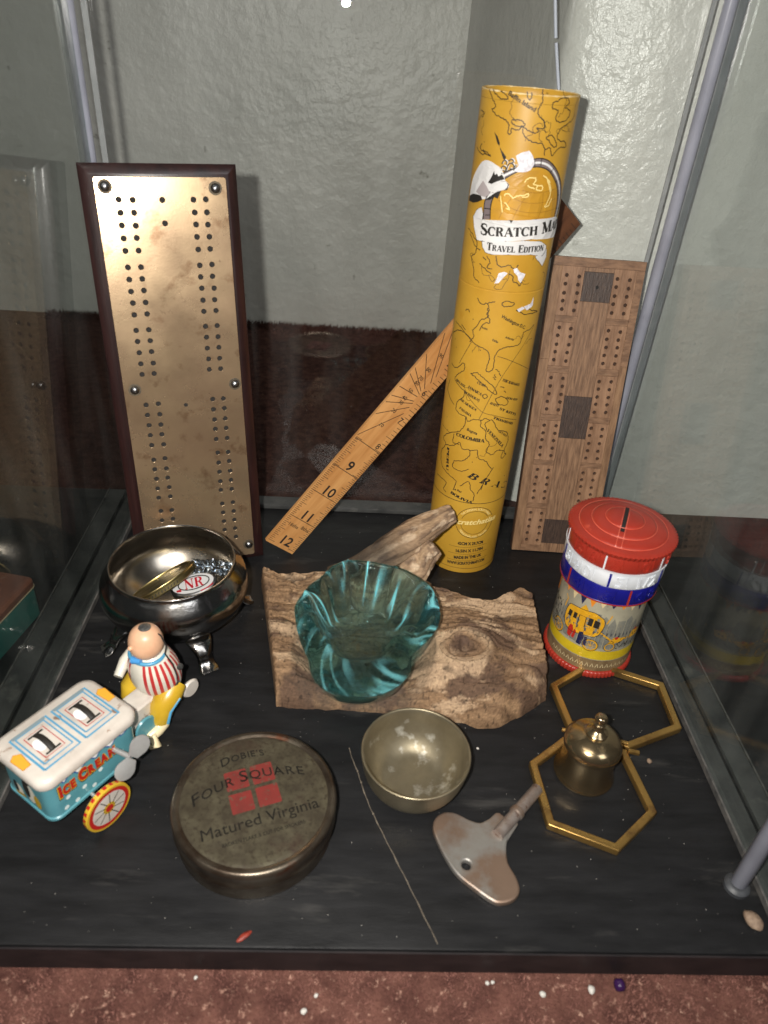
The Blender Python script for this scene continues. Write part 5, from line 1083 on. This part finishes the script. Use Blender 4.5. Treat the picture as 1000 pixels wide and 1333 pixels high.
# link to the rear and the rear wheels
rr_loft([(LC-.004,LC+.0285,.0160,.0295,.002,.0100),(LC-.004,LC+.0285,.0160,.0295,.002,.0235),(LC-.004,LC+.0275,.0170,.0285,.002,.0245)]).build('chassis', M_tw, toy, smooth=40)
m = MB(); m.lathe([(.0065,-.001),(.0072,0),(.0065,.001)], 30); rot = Matrix.Translation((LC+.010,.0125,.0125)) @ Matrix.Rotation(math.pi/2, 4, 'X'); m.map(lambda x, y, z: tuple(rot @ Vector((x, y, z)))); m.build('pedal_disc', M_tb, toy, smooth=40)
m = MB(); m.lathe([(.0052,-.0012),(.0060,0),(.0052,.0012)], 36); rot = Matrix.Translation((LC+.043,.0120,.0150)) @ Matrix.Rotation(math.pi/2, 4, 'X'); m.map(lambda x, y, z: tuple(rot @ Vector((x, y, z)))); m.build('rear_wheel', M_tw, toy, smooth=40)
m = MB(); m.tube([(LC+.0075,.0075,.0016),(LC+.0095,.0045,.0036),(LC+.0100,.0085,.0080)], [.0016,.0026,.0022], 12); m.build('support_roller', M_cshoe, toy, smooth=60)
# rider: two pressed halves, striped vest
RX, RY = LC+.0315, .0245
nn = 92; mb = MB(); prof = dense([(.0085,.0215),(.0128,.0250),(.0142,.0310),(.0138,.0380),(.0122,.0440),(.0095,.0490),(.0060,.0520),(.0030,.0530)], 3)
vs = []; fs = []
for k, (r, z) in enumerate(prof):
    for i in range(nn):
        a = 2*math.pi*i/nn; vs.append((RX+r*.95*math.cos(a)-(z-.02)*.10, RY+r*1.08*math.sin(a), z))
mb.v = [tuple(v) for v in vs]
for k in range(len(prof)-1):
    for i in range(nn):
        j = (i+1) % nn; mb.f.append((k*nn+i, k*nn+j, (k+1)*nn+j, (k+1)*nn+i))
        a = math.degrees(2*math.pi*(i+.5)/nn); z = prof[k][1]; front = 168 < a < 205
        mb.mi.append(1 if z > .0475 or front else (0 if (i % 4) < 2 else 1))
mb.f.append(tuple(range(nn-1,-1,-1))); mb.mi.append(1); mb.f.append(tuple((len(prof)-1)*nn+i for i in range(nn))); mb.mi.append(1)
M_stripe = mat('vest_red', rgb(184,52,52), rough=.3, coat=.3); M_vest = mat('vest_white', rgb(222,216,202), rgb(206,200,186), 80, .3, coat=.3, c3=rgb(150,170,172), s3=140, t3=.66)
mb.build('rider_body', [M_stripe, M_vest], toy, smooth=60)
hm = MB(); HZ = 0.0; hp = dense([(.0030,.0500),(.0072,.0515),(.0092,.0560),(.0090,.0610),(.0072,.0655),(.0040,.0680),(.0006,.0687)], 3)
hm.lathe(hp, 40, (RX-.0048,RY-.0010,0)); hm.build('rider_head', M_flesh, toy, smooth=70)
m = MB(); m.lathe([(.0004,-.0012),(.0011,-.0008),(.0016,0),(.0011,.0010),(.0004,.0013)], 12, (RX-.0142,RY,.0600)); m.build('rider_nose', M_flesh, toy, smooth=70)
m = MB(); m.lathe([(.0032,.0678),(.0034,.0686),(.0020,.0692),(.0004,.0693)], 12, (RX-.0043,RY-.0012,0)); m.build('head_tab', mat('toy_dark_tin', (.12,.12,.12), (.3,.3,.29), 500, .4, .8), toy, smooth=50)
m = MB(); m.tube([(RX-.0040,RY-.0020,.0688),(RX-.0005,RY-.0085,.0640),(RX+.0010,RY-.0100,.0560),(RX-.0005,RY-.0100,.0510),(RX+.0010,RY-.0135,.0440),(RX+.0010,RY-.0156,.0360),(RX+.0006,RY-.0154,.0290)], .00045, 8); m.build('seam_wire', M_dark, toy, smooth=60)
for x, z in ((RX+.0045,.0400),(RX+.0008,.0300)):
    m = MB(); m.lathe([(.0020,-.0004),(.0018,.0006),(.0004,.0008)], 14); rot = Matrix.Translation((x, RY-.0148, z)) @ Matrix.Rotation(math.radians(78), 4, 'X'); m.map(lambda a, b, c_: tuple(rot @ Vector((a, b, c_)))); m.build('body_tab', bpy.data.materials['toy_dark_tin'], toy, smooth=50)
for s_, nm in ((-1,'rider_leg'),(1,'rider_leg')):
    m = MB(); y0 = RY+s_*.0100
    m.tube([(RX+.003,y0,.0260),(RX-.003,y0+s_*.0015,.0225),(RX-.009,y0+s_*.002,.0185),(RX-.0108,y0+s_*.002,.0120),(RX-.0110,y0+s_*.002,.0095)], [.0070,.0076,.0070,.0060,.0056], 20); m.build('rider_leg', M_tyel, toy, smooth=60)
    m = MB(); m.tube([(RX-.0015,y0+s_*.0086,.0225),(RX-.0090,y0+s_*.0088,.0180),(RX-.0112,y0+s_*.0080,.0100)], .0009, 8); m.build('trouser_stripe', M_tline, toy, smooth=60)
    m = MB(); m.tube([(RX-.0095,y0+s_*.002,.0110),(RX-.0108,y0+s_*.002,.0065),(RX-.0150,y0+s_*.002,.0046),(RX-.0215,y0+s_*.002,.0042),(RX-.0240,y0+s_*.002,.0044)], [.0044,.0048,.0046,.0044,.0022], 18, flat=.9); m.build('shoe', M_cshoe, toy, smooth=60)
    m = MB(); m.tube([(RX-.0020,RY+s_*.0120,.0440),(RX-.0090,RY+s_*.0150,.0370),(RX-.0170,RY+s_*.0120,.0330)], [.0038,.0034,.0026], 14) if s_ > 0 else m.tube([(RX-.006,RY-.0040,.0440),(RX-.011,RY-.0050,.0400)], .002, 10); m.build('rider_arm', M_vest, toy, smooth=60)
m = MB(); m.tube([(RX-.0120,RY-.0040,.0508),(RX-.0135,RY+.0010,.0502)], [.0016,.0022], 12); m.build('bow_tie', mat('toy_bow_blue', rgb(70,140,200), rough=.3), toy, smooth=60)
m = MB(); m.tube([(RX+.0085*math.cos(t*math.pi/14)-.0046, RY+.0098*math.sin(t*math.pi/14), .0492) for t in range(28)], .0011, 8, closed=True); m.build('collar', M_tline, toy, smooth=60)

# ------------------------------------------------------------------ lidded tin box in the neighbouring bay
M_bt = mat('teal_box', rgb(56,122,112), rgb(44,100,94), 40, .4, c3=rgb(96,140,132), s3=160, t3=.68)
M_bbr = mat('brown_lid', rgb(128,76,56), rgb(110,62,46), 50, .4)
bx = thing('lidded_box', 'teal box with brown lid standing outside the left glass', 'box')
pA = Vector((-.2018,.3700,0)); dA = (Vector((-.2125,.3192,0))-pA).normalized(); nA = Vector((dA.y,-dA.x,0)); nA = nA if nA.x < 0 else -nA
bx.matrix_world = Matrix(((dA.x,nA.x,0,pA.x),(dA.y,nA.y,0,pA.y),(0,0,1,0),(0,0,0,1)))
m = MB(); m.prism(rrect(0,.125,0,.078,.004,4), .0004, .0235); m.build('body', M_bt, bx, smooth=40)
rr_loft([(-.0005,.1255,-.0005,.0785,.0045,.0236),(-.0005,.1255,-.0005,.0785,.0045,.0285),(.0010,.1240,.0010,.0770,.004,.0300)]).build('lid', M_bbr, bx, smooth=40)
m = MB(); m.tube([(x, y, .0240) for x, y in rrect(-.0006,.1256,-.0006,.0786,.0046,4)], .0005, 6, closed=True); m.build('lid_edge', mat('pale_edge', rgb(176,160,130), rough=.4), bx)
lt = []
for s_, u, v in (('D', .018, .016), ('R', .032, .010)):
    vs, fs, w = text(s_, .03); h = .013; lt.append(([(u-y*h*.0+(x-w/2)*h, v+y*h) for x, y in vs], fs))
flat_decal('lid_lettering', lt, mat('lid_dark_print', rgb(58,30,24), rough=.5), bx, lambda u, v: (u, v, .0301))

# ------------------------------------------------------------------ small litter, cord
M_stalk = mat('dry_stalk', rgb(122,112,98), rgb(80,72,62), 300, .8)
m = MB(); path = [(7,265.4),(9,258),(12,250),(14,243),(17.5,232),(21.5,222),(26,212),(32,199),(38,186),(44,172.5),(49.4,160.5)]
pp_ = [(x/1000, y/1000, .0006+.0004*math.sin(i*1.7)) for i, (x, y) in enumerate(smooth_line(path, 4))]
m.tube(pp_, [.00024 if i % 7 else .0004 for i in range(len(pp_))], 6)
for k in (8, 12, 19): 
    p = pp_[k]; m.lathe([(.0003,-.0004),(.0006,0),(.0004,.0005),(.0002,.0007)], 7, p)
tag(m.build('dry_stalk', M_stalk, smooth=50), 'thin dry plant stalk lying between round tin and winding key', 'stalk')
def lump(name, x, y, z, r, mt, sq=(1,1,.6), seed=1, rot=0):
    m = MB(); m.lathe([(.05,-1),(.6,-.8),(.95,-.3),(1,.1),(.8,.6),(.45,.9),(.05,1)], 16)
    ca, sa = math.cos(rot), math.sin(rot)
    def f(a, b, c_):
        k = 1+.22*noise.noise(Vector((a*1.3+seed, b*1.3, c_*1.3))); a, b, c_ = a*k*sq[0]*r, b*k*sq[1]*r, c_*k*sq[2]*r
        return (a*ca-b*sa, a*sa+b*ca, c_)
    m.map(f); o = m.build(name, mt, smooth=70); o.location = (x, y, z+r*sq[2]*.95); return o
tag(lump('pebble', .2012,.1722,0,.0038,mat('tan_pebble', rgb(150,128,108), rgb(112,92,76), 300, .7, bump=.5, bscale=500),(1,1.35,.6),4,.5), 'tan ridged pebble at the front corner beside grey rod', 'pebble')
tag(lump('red_flake', -.0380,.1625,0,.0028,mat('red_flake', rgb(150,54,36), rgb(96,30,22), 500, .5),(1.3,.5,.28),2,.7), 'small red brown flake near the front edge below the tin', 'flake')
tag(lump('purple_bead', .1349,.1515,-.019,.0028,mat('purple_glass_bead', rgb(50,24,66), rough=.25),(1,1,.95),3), 'dark purple round bead on carpet against the base board', 'bead')
M_crumb = mat('white_crumb', rgb(214,210,204), rgb(176,170,160), 600, .8)
for k, (x, y, z, r) in enumerate(((.1215,.1498,-.0185,.0016),(.0985,.1478,-.0185,.0013),(-.0095,.1398,-.0175,.0013),(-.0045,.1462,-.0178,.0009),(.0735,.1520,-.0178,.0009),(.0760,.1523,-.0178,.0008),(-.0590,.1530,-.0178,.0008))):
    tag(lump('white_crumb', x, y, z, r, M_crumb, (1,1.2,.7), k*3+1, k), ('oval white crumb on carpet right beside the purple bead', 'round white crumb on carpet between purple bead and paired tiny crumbs', 'larger white crumb on open carpet below the round tin', 'small white crumb on carpet above the larger lone crumb', 'tiny white crumb of a touching pair on the carpet', 'tiny white crumb of a touching pair on the carpet', 'tiny white crumb against the base board near the red flake')[k], 'crumb', 'white crumbs on the carpet')
for k, (x, y, r, mt) in enumerate(((.1802,.2619,.0014,'tan_pebble'),(.0811,.2678,.0007,'white_crumb'))):
    tag(lump('grit', x, y, 0, r, bpy.data.materials[mt], (1,1.2,.7), k+9, k), ('brown grit lying beside the hexagon frames' if k == 0 else 'tiny white speck beside the small brass bowl'), 'grit')
dust = MB(); rd = random.Random(11)
for _ in range(420):
    x, y = rd.uniform(-.165,.208), rd.uniform(.160,.50); s_ = rd.choice((.00012,.00016,.00022,.0003)); a = rd.uniform(0,6.28)
    dust.add([(x+s_*math.cos(a),y+s_*math.sin(a),.0003),(x+s_*math.cos(a+2.1),y+s_*math.sin(a+2.1),.0003),(x+s_*math.cos(a+4.2),y+s_*math.sin(a+4.2),.0003),(x,y,.0003+s_)], [(0,1,3),(1,2,3),(2,0,3)])
o = dust.build('dust', M_crumb); o['kind'] = 'stuff'; o['label'] = 'scattered pale dust specks on the black base board'
m = MB(); m.tube([(.1150,.5580,.3700),(.1190,.5585,.3520),(.1215,.5590,.3410)], .0011, 10); m.tube([(.1222,.5590,.3385),(.1290,.5600,.3140),(.1350,.5600,.2920)], .0011, 10)
tag(m.build('hanging_cable', mat('white_cord', rgb(206,210,224), rough=.4), smooth=60), 'thin white cable hanging on the wall behind the yellow tube', 'cable')
